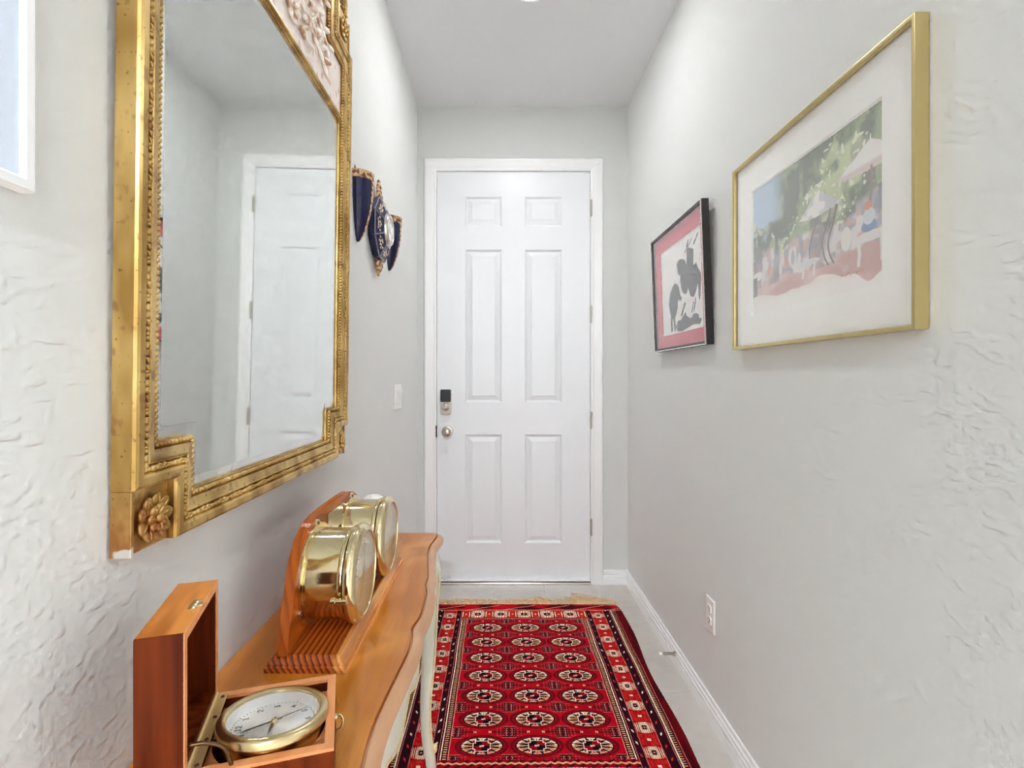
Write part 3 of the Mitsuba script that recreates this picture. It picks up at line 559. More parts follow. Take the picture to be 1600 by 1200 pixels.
# ------------------------------------------------------------------ blue porcelain on the left wall
def pocket(yc, ztop, label):
    t = thing('wall_pocket', label, 'wall vase', 'porcelain wall pockets either side of the wall clock')
    prof = [(0.0, -0.232), (0.007, -0.230), (0.013, -0.224), (0.026, -0.200), (0.037, -0.168), (0.046, -0.130), (0.0515, -0.092), (0.0545, -0.058), (0.0555, -0.028)]
    M = basis((XL+0.0005, yc, ztop), (0, 1, 0), (-1, 0, 0), (0, 0, 1)); M[:3, 0] = (0, -1, 0); M[:3, 1] = (1, 0, 0)
    def half(pr): return fix(trimesh.creation.revolve(np.array(pr), angle=math.pi, cap=True, sections=28))
    put(t, 'body', TR(half(prof+[(0.0, -0.028)]), M), 'm_navy', 40)
    k = put(t, 'gilt_rim', TR(half([(0.0, -0.028), (0.0562, -0.028), (0.0572, -0.025), (0.0566, -0.006), (0.0582, -0.001), (0.0560, 0.0), (0.0, -0.002)]), M), 'm_porcelain_gold', 30); say(k, 'gilt patterned rim')
    # gilded panel down the front, following the body
    P = [(r+0.0012, z) for r, z in prof[1:]]; V, F = [], []
    for i, (r, z) in enumerate(P):
        wd = 0.30+0.06*math.sin(i)
        for a in np.linspace(-wd, wd, 7): V.append((r*math.sin(a), r*math.cos(a), z))
    for i in range(len(P)-1):
        for j in range(6): F += [[i*7+j, i*7+j+1, i*7+8+j], [i*7+j, i*7+8+j, i*7+7+j]]
    m = trimesh.Trimesh(V, F, process=False)
    if np.mean(m.face_normals[:, 1]) < 0: m.invert()
    put(t, 'gilt_panel', TR(m, M), 'm_porcelain_gold', True)
    sp = [TR(trimesh.creation.cone(0.0035, 0.020, sections=8), trimesh.transformations.translation_matrix((u, v, -0.002))) for u, v in ((-0.046, 0.006), (-0.030, 0.004), (0.046, 0.006))]
    [put(t, 'prong', TR(q_, M), 'm_black', True) for q_ in sp]
    return t
pocket(1.762, 1.930, 'navy porcelain wall pocket with gilt rim nearest the mirror')
pocket(2.262, 1.934, 'navy porcelain wall pocket beyond the wall clock, nearest the door')
wc = thing('wall_clock', 'octagonal navy porcelain wall clock with gilt flowers between two wall pockets', 'clock')
Mc = basis((XL+0.0005, 2.008, 1.808), (0, 1, 0), (0, 0, 1), (1, 0, 0))
def octa(r): return [(r*math.cos(math.radians(22.5+45*i)), r*math.sin(math.radians(22.5+45*i))) for i in range(8)]
def oct_loft(levels):
    V, F = [], []
    for r, z in levels: V += [(x, y, z) for x, y in octa(r)]
    for i in range(len(levels)-1):
        for j in range(8):
            a, b = i*8+j, i*8+(j+1) % 8; F += [[a, b, b+8], [a, b+8, a+8]]
    q = (len(levels)-1)*8; F += [[q, q+j, q+j+1] for j in range(1, 7)]+[[0, j+1, j] for j in range(1, 7)]
    return fix(trimesh.Trimesh(V, F, process=False))
put(wc, 'body', TR(oct_loft([(0.112, 0.0), (0.124, 0.012), (0.126, 0.028), (0.121, 0.031), (0.072, 0.050), (0.068, 0.052)]), Mc), 'm_navy')
edges = []
for i in range(8):
    a = np.array(octa(1))[i]; b = np.array(octa(1))[(i+1) % 8]
    edges.append(tube([(*a*0.124, 0.030), (*a*0.070, 0.0515)], 0.0026, 6)); edges.append(tube([(*a*0.124, 0.030), (*b*0.124, 0.030)], 0.0028, 6)); edges.append(tube([(*a*0.113, 0.004), (*a*0.1255, 0.026)], 0.0022, 6))
k = put(wc, 'facet_edge', TR(cat(edges), Mc), 'm_navy_edge', True); say(k, 'pale glazed ridges between the facets')
for i in range(8):
    a = math.radians(45*i); c = np.array([math.cos(a), math.sin(a)])*0.090; tl = np.array([-math.sin(a), math.cos(a)])
    fl = []
    for j in range(5):
        b = 2*math.pi*j/5+0.3*i; r_ = np.array([math.cos(b), math.sin(b)])*0.0085; q = c+r_
        rr = np.hypot(*q); z = 0.031+(0.114-rr)*0.41; fl.append(ball((q[0], q[1], z+0.001), (0.0056, 0.0056, 0.0022), 1))
    for s in (-1, 1):
        q = c+tl*s*0.024; fl.append(ball((q[0], q[1], 0.0425), (0.008, 0.0045, 0.0022), 1)); q = c+tl*s*0.016+c*0.10; fl.append(ball((q[0], q[1], 0.038), (0.005, 0.005, 0.0022), 1))
    put(wc, 'flower', TR(cat(fl), Mc), 'm_flower', True)
put(wc, 'bezel', lathe([(0.050, 0.044), (0.0625, 0.044), (0.0635, 0.054), (0.0610, 0.062), (0.0560, 0.066), (0.0510, 0.065), (0.0480, 0.060), (0.0475, 0.050), (0.050, 0.044)], 48, Mc), 'm_silver', 40)
put(wc, 'dial', lathe([(0, 0.05), (0.0475, 0.05), (0.0475, 0.056), (0, 0.057)], 48, Mc), 'm_matwhite')
hz = [B(-0.0012, 0.0012, -0.006, 0.034, 0.0585, 0.0595), TR(B(-0.0016, 0.0016, -0.006, 0.024, 0.0585, 0.0595), trimesh.transformations.rotation_matrix(-2.1, (0, 0, 1)))]
hz += [TR(B(-0.0008, 0.0008, 0.037, 0.044, 0.0568, 0.0575), trimesh.transformations.rotation_matrix(i*math.pi/6, (0, 0, 1))) for i in range(12)]
put(wc, 'hand', TR(cat(hz), Mc), 'm_black')
disk = lambda r, z: trimesh.Trimesh(np.vstack([[[0, 0, z]], [[r*math.cos(a), r*math.sin(a), z] for a in np.arange(40)*2*math.pi/40]]), [[0, 1+i, 1+(i+1) % 40] for i in range(40)], process=False)
put(wc, 'glass', TR(disk(0.049, 0.0625), Mc), 'm_pane')
for s, hh in ((1, 0.078), (-1, 0.058)):
    fin = [ball((0, s*(0.112+0.012), 0.018), (0.034, 0.018, 0.012), 2), ball((0, s*(0.112+0.034), 0.018), (0.023, 0.018, 0.011), 2), ball((0, s*(0.112+hh*0.72), 0.017), (0.014, 0.016, 0.010), 2), ball((0, s*(0.112+hh*0.95), 0.016), (0.007, 0.013, 0.007), 2)]
    fin += [ball((d*0.026, s*(0.112+0.022), 0.02), (0.009, 0.014, 0.008), 1) for d in (-1, 1)]
    k = put(wc, 'finial', TR(cat(fin), Mc), 'm_porcelain_gold', 40); say(k, 'gilt brown scrollwork finial')

# ------------------------------------------------------------------ switch, outlet, door stop
sw = thing('light_switch', 'white three-gang rocker light switch plate on the left wall near the door', 'light switch')
Ms = basis((XL, 2.452, 1.138), (0, 1, 0), (0, 0, 1), (1, 0, 0))
put(sw, 'plate', TR(B(-0.083, 0.083, -0.0595, 0.0595, -0.001, 0.0065, 0.003), Ms), 'm_plastic')
for i in (-1, 0, 1):
    R = trimesh.transformations.rotation_matrix(math.radians(4), (1, 0, 0)); R[:3, 3] = (i*0.046, 0, 0.0062)
    put(sw, 'rocker', TR(TR(B(-0.0165, 0.0165, -0.0335, 0.0335, -0.003, 0.0045, 0.0015), R), Ms), 'm_plastic')
    put(sw, 'rocker_gap', TR(B(i*0.046-0.0185, i*0.046+0.0185, -0.0355, 0.0355, 0.0, 0.0069), Ms), 'm_grout')
ou = thing('outlet', 'white duplex power outlet low on the right wall', 'outlet')
Mo = basis((XR, 1.848, 0.376), (0, -1, 0), (0, 0, 1), (-1, 0, 0))
put(ou, 'plate', TR(B(-0.036, 0.036, -0.060, 0.060, -0.001, 0.006, 0.0025), Mo), 'm_plastic')
for s in (-1, 1):
    f_ = ext(Point(0, s*0.0205).buffer(0.0172).intersection(sbox(-0.02, s*0.0205-0.0145, 0.02, s*0.0205+0.0145)), 0.0035, Mo, 0.0055); put(ou, 'socket', f_, 'm_plastic')
    for d in (-1, 1): put(ou, 'slot', TR(B(d*0.0062-0.0011, d*0.0062+0.0011, s*0.0205-0.001, s*0.0205+0.0075, 0.0085, 0.0092), Mo), 'm_black')
    put(ou, 'slot', ext(Point(0, s*0.0205-0.0075).buffer(0.0024), 0.0007, Mo, 0.0085), 'm_black')
put(ou, 'screw', ext(Point(0, 0).buffer(0.003), 0.001, Mo, 0.0058), 'm_nickel')
ds = thing('door_stop', 'spring door stop with white tip on the right baseboard', 'door stop')
yq, zq = 2.185, 0.052; x0 = XR-0.015
helix = np.array([(x0-0.006-0.052*i/120, yq+0.0045*math.cos(i*0.9), zq+0.0045*math.sin(i*0.9)) for i in range(121)])
put(ds, 'spring', tube(helix, 0.0014, 5), 'm_nickel', True)
put(ds, 'mount', TR(trimesh.creation.cylinder(0.010, 0.009, sections=18), basis((x0-0.003, yq, zq), (0, 1, 0), (0, 0, 1), (1, 0, 0))), 'm_nickel')
k = put(ds, 'tip', TR(lathe([(0, -0.007), (0.007, -0.007), (0.0072, 0.004), (0.005, 0.008), (0, 0.009)], 18), basis((x0-0.062, yq, zq), (0, 0, 1), (0, 1, 0), (-1, 0, 0))), 'm_plastic', 40); say(k, 'white rubber tip')

# ------------------------------------------------------------------ console table
ct = thing('console_table', 'French console table with brown serpentine top and cream cabriole legs under the mirror', 'table')
ZT = 0.72
fr_ = [[(-0.262, 1.703), (-0.218, 1.700), (-0.192, 1.685), (-0.181, 1.655), (-0.184, 1.61), (-0.190, 1.55), (-0.184, 1.46), (-0.172, 1.38), (-0.1625, 1.315), (-0.1605, 1.262)],
       [(-0.1605, 1.262), (-0.153, 1.225), (-0.1488, 1.165), (-0.1488, 1.10), (-0.1565, 1.047)],
       [(-0.1565, 1.047), (-0.1500, 1.0), (-0.1490, 0.955), (-0.154, 0.895), (-0.1595, 0.83), (-0.1635, 0.765), (-0.163, 0.715), (-0.159, 0.67), (-0.155, 0.62), (-0.154, 0.57)],
       [(-0.154, 0.57), (-0.150, 0.52), (-0.158, 0.46)], [(-0.158, 0.46), (-0.175, 0.42), (-0.20, 0.385), (-0.26, 0.37)]]
front = []
for sgm in fr_:
    q = spline(sgm, 5); front += [tuple(a) for a in (q if not front else q[1:])]
outl = [(XL+0.003, 0.37), (XL+0.003, 1.703)] + front
outl = [p for p in outl]
I4 = np.eye(4)
edge = sweep(outl, [(0.0245, -0.030), (0.0245, -0.0095), (0.0222, -0.0095), (0.0208, -0.0020), (0.0190, -0.0006), (0.0140, -0.0008), (0.0070, -0.0040), (0.0018, -0.0105), (0.0, -0.0165), (0.0022, -0.0225), (0.008, -0.026), (0.012, -0.030)], True, basis((0, 0, ZT), (1, 0, 0), (0, 1, 0), (0, 0, 1)))
k = put(ct, 'top_edge', edge, 'm_tableedge', 35); say(k, 'rounded pinkish brown moulded edge')
inner = Polygon(outl).buffer(0).buffer(-0.0243, join_style='mitre')
inner = max(getattr(inner, 'geoms', [inner]), key=lambda g: g.area).union(sbox(XL+0.003, 0.40, XL+0.03, 1.678))
put(ct, 'top', ext(inner, 0.026, None, ZT-0.026), 'm_tabletop')
# apron: cream serpentine frieze with scalloped lower edge
fa = np.array(front); ys = np.linspace(0.50, 1.60, 111)
o = np.argsort(fa[:, 1]); fx = np.interp(ys, fa[o, 1], fa[o, 0])
fx = np.convolve(np.pad(fx, 6, mode='edge'), np.ones(13)/13, 'valid')-0.038
zl = 0.563-0.028*np.abs(np.sin(math.pi*(ys-1.085)/0.20))*np.exp(-((ys-1.085)/0.42)**4)-0.055*np.clip((np.abs(ys-1.05)-0.42)/0.13, 0, 1)**2
V, F = [], []
for x, y, z in zip(fx, ys, zl):
    V += [(x, y, ZT-0.028), (x+0.003, y, 0.655), (x-0.001, y, z+0.012), (x-0.004, y, z), (x-0.022, y, z), (x-0.022, y, ZT-0.028)]
n6 = len(ys)
for i in range(n6-1):
    for a in range(6):
        b = (a+1) % 6; F += [[i*6+a, (i+1)*6+a, (i+1)*6+b], [i*6+a, (i+1)*6+b, i*6+b]]
F += [[0, a, a+1] for a in range(1, 5)]+[[(n6-1)*6, (n6-1)*6+a+1, (n6-1)*6+a] for a in range(1, 5)]
ap = put(ct, 'apron', fix(trimesh.Trimesh(V, F, process=False)), 'm_cream', 40)
put(ap, 'gilt_edge', tube(np.c_[fx-0.003, ys, zl+0.001], 0.0035, 6), 'm_gilt_line', True)
for yy in (1.585, 0.49):
    put(ct, 'side_apron', B(XL+0.03, -0.235, yy-0.009, yy+0.009, 0.60, ZT-0.028, 0.002), 'm_cream')
def leg(yc, s):
    """cabriole leg: centre line (x, y, z) and half widths"""
    L = [(-0.222, 0.0, 0.694, 0.028), (-0.213, 0.004, 0.63, 0.031), (-0.214, 0.006, 0.56, 0.0265), (-0.2165, 0.004, 0.47, 0.0240), (-0.2195, 0.0, 0.368, 0.0220), (-0.2275, -0.004, 0.243, 0.0180), (-0.2275, -0.005, 0.165, 0.0165), (-0.2225, -0.003, 0.100, 0.0165), (-0.2150, 0.0, 0.052, 0.0155), (-0.2120, 0.002, 0.012, 0.0150)]
    q = spline(L, 5); V, F = [], []; ring = [(math.cos(a)*abs(math.cos(a))**-0.35 if abs(math.cos(a)) > 1e-6 else 0, math.sin(a)*abs(math.sin(a))**-0.35 if abs(math.sin(a)) > 1e-6 else 0) for a in np.arange(16)*math.pi/8]
    for x, dy, z, h in q: V += [(x+h*a, yc+s*dy+h*b, z) for a, b in ring]
    m_ = len(q)
    for i in range(m_-1):
        for j in range(16):
            k_ = (j+1) % 16; F += [[i*16+j, i*16+k_, (i+1)*16+k_], [i*16+j, (i+1)*16+k_, (i+1)*16+j]]
    F += [[0, j+1, j] for j in range(1, 15)]+[[(m_-1)*16, (m_-1)*16+j, (m_-1)*16+j+1] for j in range(1, 15)]
    k = put(ct, 'leg', fix(trimesh.Trimesh(V, F, process=False)), 'm_cream', True)
    gl = q[(q[:, 2] < 0.64) & (q[:, 2] > 0.075)]
    put(k, 'gilt_edge', tube(np.c_[gl[:, 0]+gl[:, 3]*0.92, yc+s*gl[:, 1]-gl[:, 3]*0.86, gl[:, 2]], 0.0028, 6), 'm_gilt_line', True)
    sc = cat([ball((-0.2030, yc, 0.082), (0.0095, 0.011, 0.0145), 2), ball((-0.1985, yc, 0.092), (0.0055, 0.009, 0.007), 2)])
    put(k, 'scroll_toe', sc, 'm_gilt_line', True)
leg(1.585, 1); leg(0.49, -1)
for yy in (1.60, 0.46):
    q = np.array([(-0.462, yy, 0.69), (-0.458, yy, 0.45), (-0.462, yy, 0.2), (-0.455, yy, 0.003)]); put(ct, 'leg', tube(spline(q, 4), np.linspace(0.022, 0.014, 13), 10), 'm_cream', 40)

# ------------------------------------------------------------------ brass clock set on a wooden stand
st = thing('brass_clock_set', 'pair of brass ship clocks mounted on a varnished pine stand', 'clock')
SY0, SY1, SX0, SX1, SZ = 0.885, 1.412, -0.408, -0.267, 0.745
bp = [(0, 0), (0, 0.009), (0.0015, 0.012), (0.0045, 0.0125), (0.0055, 0.0165), (0.009, 0.021), (0.013, 0.0235), (0.014, 0.025), (0.02, 0.025), (0.02, 0)]
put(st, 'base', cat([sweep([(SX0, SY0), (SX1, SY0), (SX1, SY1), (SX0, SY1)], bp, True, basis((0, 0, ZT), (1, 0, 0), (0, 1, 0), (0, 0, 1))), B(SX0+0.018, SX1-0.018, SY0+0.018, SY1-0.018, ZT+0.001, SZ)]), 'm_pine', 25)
cy = 1.150
half = [(0.893, 0.745), (0.898, 0.78), (0.915, 0.82), (0.924, 0.8465), (0.938, 0.883), (0.957, 0.910), (0.980, 0.930), (1.022, 0.9475), (1.08, 0.9525), (1.15, 0.953)]
hb = spline(half, 4); prof = [tuple(a) for a in hb]+[(2*cy-a[0], a[1]) for a in hb[::-1][1:]]
Mb = basis((-0.390, 0, 0), (0, 1, 0), (0, 0, 1), (1, 0, 0))
put(st, 'backboard', ext(Polygon(prof), 0.020, Mb), 'm_board')
XB = -0.370
k = put(st, 'plaque', TR(B(cy-0.052, cy+0.052, 0.893, 0.938, 0, 0.0022, 0.0006), basis((XB, 0, 0), (0, 1, 0), (0, 0, 1), (1, 0, 0))), 'm_nickel'); say(k, 'blank polished metal plaque between the clocks')
def ship_clock(yc, zc, hands):
    M = basis((XB, yc, zc), (0, 1, 0), (0, 0, 1), (1, 0, 0))
    c = put(st, 'clock_case', lathe([(0, 0.003), (0.0845, 0.003), (0.0860, 0.006), (0.0860, 0.068), (0.0885, 0.070), (0.0895, 0.0735), (0.0885, 0.077), (0.0855, 0.078), (0.0770, 0.079), (0.0770, 0.062), (0, 0.062)], 72, M), 'm_brass', 35)
    fl = Point(0, 0).buffer(0.0965, quad_segs=18)
    for a in (90, 210, 330): fl = fl.union(Point(0.094*math.cos(math.radians(a)), 0.094*math.sin(math.radians(a))).buffer(0.0115))
    put(c, 'flange', ext(fl, 0.005, M), 'm_brass', 30)
    for a in (90, 210, 330): put(c, 'screw', ext(Point(0.0975*math.cos(math.radians(a)), 0.0975*math.sin(math.radians(a))).buffer(0.0034), 0.0018, M, 0.0045), 'm_darkwood')
    put(c, 'bezel', lathe([(0.079, 0.079), (0.090, 0.079), (0.0935, 0.081), (0.0950, 0.085), (0.0950, 0.090), (0.0935, 0.0945), (0.0900, 0.0985), (0.0850, 0.1015), (0.0805, 0.102), (0.0785, 0.099), (0.0785, 0.082), (0.079, 0.079)], 72, M), 'm_brass', 35)
    put(c, 'dial', lathe([(0, 0.0622), (0.0765, 0.0622), (0.0765, 0.066), (0.070, 0.0668), (0, 0.0668)], 56, M), 'm_dial', 30)
    say(put(c, 'minute_track', TR(cat([TR(B(-0.0011, 0.0011, 0.064, 0.070, 0.0668, 0.0674), trimesh.transformations.rotation_matrix(-i*math.pi/6, (0, 0, 1))) for i in range(12)]), M), 'm_black'), 'black hour marks', 'stuff')
    for i in range(12):
        tx = meshkit.text_mesh(str(i or 12), 0.0095, 0.0006); tx.apply_translation(-tx.bounds.mean(0)); a = math.pi/2-i*math.pi/6; tx.apply_translation((0.054*math.cos(a), 0.054*math.sin(a), 0.0671))
        put(c, 'numeral', TR(tx, M), 'm_black')
    for a, L, wd in hands: put(c, 'hand', TR(TR(B(-wd, wd, -0.008, L, 0.0685, 0.0695), trimesh.transformations.rotation_matrix(-a, (0, 0, 1))), M), 'm_black')
    put(c, 'glass', TR(disk(0.0795, 0.0995), M), 'm_pane')
    # screw lug on the camera side, hinge opposite
    lug = cat([TR(trimesh.creation.cylinder(0.0058, 0.020, sections=14), trimesh.transformations.translation_matrix((0, 0, 0.081))), TR(trimesh.creation.cylinder(0.0085, 0.008, sections=18), trimesh.transformations.translation_matrix((0, 0, 0.067))), B(-0.004, 0.012, -0.005, 0.005, 0.078, 0.090, 0.001)])
    lug.apply_translation((-0.0985, -0.018, 0)); k = put(c, 'screw_lug', TR(lug, M), 'm_brass', 35); say(k, 'brass screw that closes the bezel')
    hg = cat([TR(trimesh.creation.cylinder(0.0045, 0.034, sections=14), basis((0.0995, 0, 0.082), (1, 0, 0), (0, 0, -1), (0, 1, 0))), B(0.084, 0.0995, -0.014, 0.014, 0.0825, 0.0865, 0.001), B(0.084, 0.0995, -0.014, 0.014, 0.0765, 0.0805, 0.001)]+[ball((0.0995, s*0.019, 0.082), 0.005, 1) for s in (-1, 1)])
    put(c, 'hinge', TR(hg, M), 'm_brass', 35)
ship_clock(1.031, 0.8415, [(1.9, 0.048, 0.0013), (5.0, 0.034, 0.0018)])
ship_clock(1.269, 0.8415, [(0.8, 0.050, 0.0011), (3.9, 0.022, 0.0011)])

# ------------------------------------------------------------------ boxed clock
bx = thing('boxed_chronometer', 'brass clock in an open varnished wooden box at the near end of the table', 'clock')
th = math.radians(17); uu, vv = np.array([math.cos(th), math.sin(th), 0]), np.array([-math.sin(th), math.cos(th), 0])
Mx = basis((-0.2905, 0.650, ZT), uu, vv, (0, 0, 1)); h = 0.0775; HB = 0.080
ring = sbox(-h, -h, h, h).difference(sbox(-h+0.011, -h+0.011, h-0.011, h-0.011))
put(bx, 'body', TR(cat([ext(ring, HB-0.004, None, 0.0), B(-h+0.011, h-0.011, -h+0.011, h-0.011, 0, 0.008)]), Mx), 'm_boxwood_shaded')
put(bx, 'rim', ext(ring, 0.004, Mx, HB-0.004), 'm_rimwood')
put(bx, 'shelf', ext(sbox(-h+0.011, -h+0.011, h-0.011, h-0.011).difference(Point(0, 0).buffer(0.0655, quad_segs=16)), 0.006, Mx, HB-0.022), 'm_rimwood')
lt, lh = 0.0466, 0.155
ld = put(bx, 'lid', TR(cat([B(-h-lt, -h-lt+0.008, -h, h, HB, HB+lh-0.010), B(-h-lt, -h, -h, -h+0.003, HB, HB+lh), B(-h-lt+0.008, -h, -h, -h+0.010, HB, HB+lh-0.010), B(-h-lt+0.008, -h, h-0.010, h, HB, HB+lh-0.010), B(-h-lt+0.008, -h, -h+0.010, h-0.010, HB, HB+0.010)]), Mx), 'm_boxwood_shaded')
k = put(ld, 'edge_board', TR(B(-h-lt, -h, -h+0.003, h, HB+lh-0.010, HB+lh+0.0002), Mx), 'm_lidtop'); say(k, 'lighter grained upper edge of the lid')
put(ld, 'lining', TR(B(-h-lt+0.008, -h-lt+0.0095, -h+0.010, h-0.010, HB+0.010, HB+lh-0.010), Mx), 'm_lidlining')
put(ld, 'rim', TR(cat([B(-h, -h+0.0012, -h, -h+0.010, HB, HB+lh), B(-h, -h+0.0012, h-0.010, h, HB, HB+lh), B(-h, -h+0.0012, -h+0.010, h-0.010, HB+lh-0.010, HB+lh)]), Mx), 'm_rimwood')
cl = cat([TR(lathe([(0, 0), (0.006, 0), (0.006, 0.0012), (0.003, 0.0022), (0, 0.0024)], 14), trimesh.transformations.translation_matrix((-h-0.008, s, HB+lh-0.0005))) for s in (-0.008, 0.0, 0.008)]+[B(-h-0.010, -h+0.0012, -0.005, 0.005, HB+lh-0.006, HB+lh+0.0012, 0.0004)])
put(ld, 'catch', TR(cl, Mx), 'm_brass', 30)
put(bx, 'hinge', TR(cat([B(-h, -h+0.0145, -h+0.006, h-0.006, HB-0.0005, HB+0.0011, 0.0004), TR(trimesh.creation.cylinder(0.0030, 2*h-0.012, sections=12), basis((-h+0.001, 0, HB+0.0022), (1, 0, 0), (0, 0, -1), (0, 1, 0)))]), Mx), 'm_brass_satin', 30)
for s in (-1, -0.33, 0.33, 1): put(bx+'__hinge', 'screw', TR(TR(trimesh.creation.cylinder(0.0024, 0.0012, sections=12), trimesh.transformations.translation_matrix((-h+0.0095, s*0.064, HB+0.0014))), Mx), 'm_darkwood')
stay = spline([(-h+0.004, -h+0.006, HB+0.030), (-h+0.020, -h+0.006, HB+0.029), (-h+0.038, -h+0.006, HB+0.020), (-h+0.047, -h+0.006, HB-0.004)], 6)
k = put(bx, 'lid_stay', TR(tube(stay, 0.0022, 8), Mx), 'm_bronze', True); say(k, 'curved brass arm that holds the lid')
hook = spline([(h, 0.004, HB-0.016), (h+0.006, 0.004, HB-0.014), (h+0.010, 0.004, HB-0.022), (h+0.007, 0.004, HB-0.032), (h+0.001, 0.004, HB-0.034)], 5)
k = put(bx, 'hook', TR(cat([tube(hook, 0.0014, 7), ball((h, 0.004, HB-0.016), 0.004, 2)]), Mx), 'm_brass', True); say(k, 'small brass hook on the front')
# the clock itself, hung in the box; twelve o'clock towards the lid
tilt = trimesh.transformations.rotation_matrix(math.radians(-5.0), (1, 0, 0)) @ trimesh.transformations.rotation_matrix(math.radians(1.5), (0, 1, 0)); Mi = Mx @ trimesh.transformations.translation_matrix((0.004, -0.006, HB+0.004)) @ tilt
mv = put(bx, 'movement', lathe([(0, -0.055), (0.040, -0.054), (0.054, -0.045), (0.0582, -0.028), (0.0585, -0.004), (0.0560, -0.002), (0.0548, -0.002), (0.0548, -0.011), (0, -0.011)], 56, Mi), 'm_brass_aged', 40)
put(mv, 'bezel', lathe([(0.0570, -0.004), (0.0640, -0.004), (0.0655, -0.002), (0.0655, 0.004), (0.0640, 0.0068), (0.0610, 0.0085), (0.0570, 0.0088), (0.0548, 0.0072), (0.0545, -0.0020), (0.0570, -0.004)], 72, Mi), 'm_brass_rim', 35)
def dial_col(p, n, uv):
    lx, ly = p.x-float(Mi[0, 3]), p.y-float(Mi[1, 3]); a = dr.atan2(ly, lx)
    br = 0.5+0.5*dr.cos(2*a+0.6)  # brushed-metal sheen painted as two bright lobes around the dial
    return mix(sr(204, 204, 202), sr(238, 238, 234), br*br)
P_('m_silverdial', proc(dial_col), 0.35, metal=0.15)
put(mv, 'dial', lathe([(0, -0.0105), (0.0543, -0.0105), (0.0543, 0.0040), (0.0528, 0.0040), (0.0524, -0.0076), (0, -0.0076)], 56, Mi), 'm_silverdial')
for i in range(12):
    a = math.pi/2-i*math.pi/6
    tx = meshkit.text_mesh(str(i or 12), 0.0074, 0.0005); tx.apply_translation(-tx.bounds.mean(0)); tx.apply_translation((0.0405*math.cos(a), 0.0405*math.sin(a), -0.0074))
    put(mv, 'numeral', TR(tx, Mi @ trimesh.transformations.rotation_matrix(math.pi/2, (0, 0, 1))), 'm_black')
say(put(mv, 'minute_track', cat([TR(B(-0.00025, 0.00025, 0.047, 0.049 if i % 5 else 0.0505, -0.0078, -0.0072), Mi @ trimesh.transformations.rotation_matrix(i*math.pi/30, (0, 0, 1))) for i in range(60)]), 'm_black'), 'fine black minute marks', 'stuff')
def hand(ang, L, wd, z, back=0.010): return TR(cat([ext(Polygon([(-wd*0.5, -back), (wd*0.5, -back), (wd, L*0.55), (0.0002, L), (-wd, L*0.55)]), 0.0005, None, z)]), Mi @ trimesh.transformations.rotation_matrix(math.radians(ang), (0, 0, 1)))
put(mv, 'hand', hand(172, 0.026, 0.0017, -0.0054), 'm_black'); put(mv, 'hand', hand(112, 0.043, 0.0012, -0.0046), 'm_black'); put(mv, 'hand', hand(-62, 0.044, 0.0004, -0.0038, 0.040), 'm_black')
put(mv, 'hub', lathe([(0, -0.0074), (0.0042, -0.0074), (0.0042, -0.0040), (0.0028, -0.0024), (0, -0.0020)], 20, Mi), 'm_brass', 40)
put(mv, 'glass', TR(disk(0.0549, 0.0072), Mi), 'm_pane')
for a in (0, 180):
    put(mv, 'pivot', TR(TR(trimesh.creation.cylinder(0.004, 0.012, sections=14), basis((0.064, 0, -0.016), (0, 1, 0), (0, 0, 1), (1, 0, 0))), Mi @ trimesh.transformations.rotation_matrix(math.radians(a-95), (0, 0, 1))), 'm_brass', 35)

# ------------------------------------------------------------------ white domed thing behind the clocks
wd_ = thing('white_dome', 'white round-topped ornament on the table behind the far brass clock', 'ornament')
put(wd_, 'dome', lathe([(0, 0.004), (0.040, 0.004), (0.044, 0.012), (0.045, 0.10), (0.042, 0.132), (0.032, 0.154), (0.018, 0.165), (0, 0.1685)], 40, basis((-0.372, 1.508, ZT), (1, 0, 0), (0, 1, 0), (0, 0, 1))), 'm_plastic', 50)
put(wd_, 'foot', lathe([(0, 0), (0.038, 0), (0.038, 0.0045), (0, 0.0045)], 32, basis((-0.372, 1.508, ZT), (1, 0, 0), (0, 1, 0), (0, 0, 1))), 'm_plastic', 30)

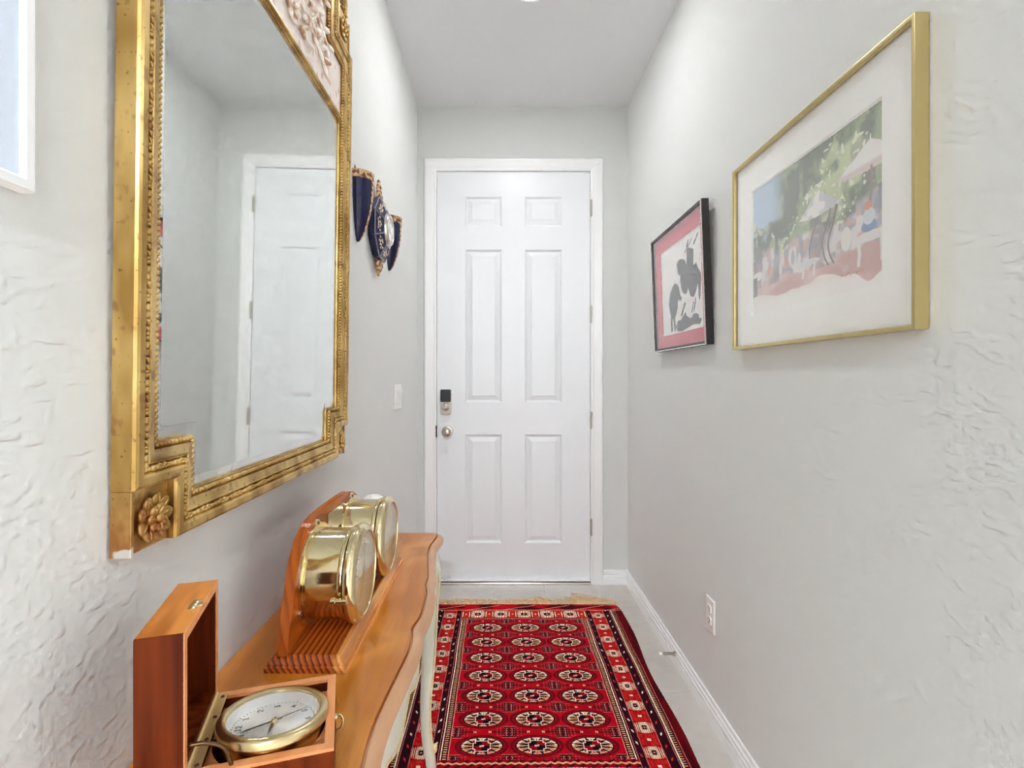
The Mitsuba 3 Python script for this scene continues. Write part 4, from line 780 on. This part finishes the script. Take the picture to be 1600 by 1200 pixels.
# ------------------------------------------------------------------ rug
rg = thing('rug', 'red oriental rug with rows of ivory octagonal medallions and fringed end', 'rug')
nx, ny = 90, 120
gx, gy = np.meshgrid(np.linspace(RCX-0.5115, RCX+0.5115, nx), np.linspace(1.455, 2.770, ny))
P3 = np.stack([gx*5, gy*5, gx*0], -1)
hgt = 0.0085+0.0035*(meshkit.fbm(P3, 3, 3)-0.5)
edge_ = np.minimum(np.minimum(gx-gx.min(), gx.max()-gx), np.minimum(gy-gy.min(), gy.max()-gy)); hgt = np.where(edge_ < 0.006, 0.004, hgt)
wob = 0.008*np.sin(gy*5.1+0.6)+0.004*np.sin(gy*11)-0.012*np.clip((1.75-gy)/0.3, 0, 1)
xx = gx+wob*np.clip((gx-RCX)/0.51, 0, 1)
cr = np.clip((gy-2.68)/0.09, 0, 1)**2*np.clip((gx-RCX)/0.51-0.72, 0, 1)/0.28
xx = xx-0.012*cr; yy = gy-0.016*cr+0.004*np.sin(gx*9)*np.clip((gy-2.6)/0.17, 0, 1)
Vt = np.stack([xx, yy, hgt], -1).reshape(-1, 3); Vb = Vt.copy(); Vb[:, 2] = 0.0006
id_ = np.arange(nx*ny).reshape(ny, nx); q = np.stack([id_[:-1, :-1], id_[:-1, 1:], id_[1:, 1:], id_[1:, :-1]], -1).reshape(-1, 4)
Ft = np.vstack([q[:, [0, 1, 2]], q[:, [0, 2, 3]]]); off = nx*ny
loop = np.r_[id_[0, :-1], id_[:-1, -1], id_[-1, :0:-1], id_[:0:-1, 0]]; l2 = np.roll(loop, -1)
Fs = np.vstack([np.c_[loop, loop+off, l2+off], np.c_[loop, l2+off, l2]])
put(rg, 'pile', fix(trimesh.Trimesh(np.vstack([Vt, Vb]), np.vstack([Ft, Ft[:, ::-1]+off, Fs]), process=False)), 'm_rug', True)
fs = []
for i in range(520):
    x = RCX-0.50+1.0*(i+rng.random())/520; a = 0.25*math.sin(x*21)+rng.normal(0, 0.35)
    big = math.exp(-((x-0.50)/0.07)**2)+0.5*math.exp(-((x-0.28)/0.03)**2)
    L = 0.030+0.045*rng.random()+0.085*big*rng.random(); a += 0.5*big*(x-0.56)/0.05
    p0 = np.array([x, 2.766, 0.005]); p1 = p0+np.array([math.sin(a)*L*0.5, L*0.5, 0.005+0.006*rng.random()+0.014*big*rng.random()]); p2 = p0+np.array([math.sin(a)*L+rng.normal(0, 0.004), L, 0.0018+0.010*big*rng.random()])
    fs.append(tube([p0, p1, p2], [0.0018, 0.0016, 0.0009], 4))
say(put(rg, 'fringe', cat(fs), 'm_fringe', True), 'tangled beige fringe', 'stuff')
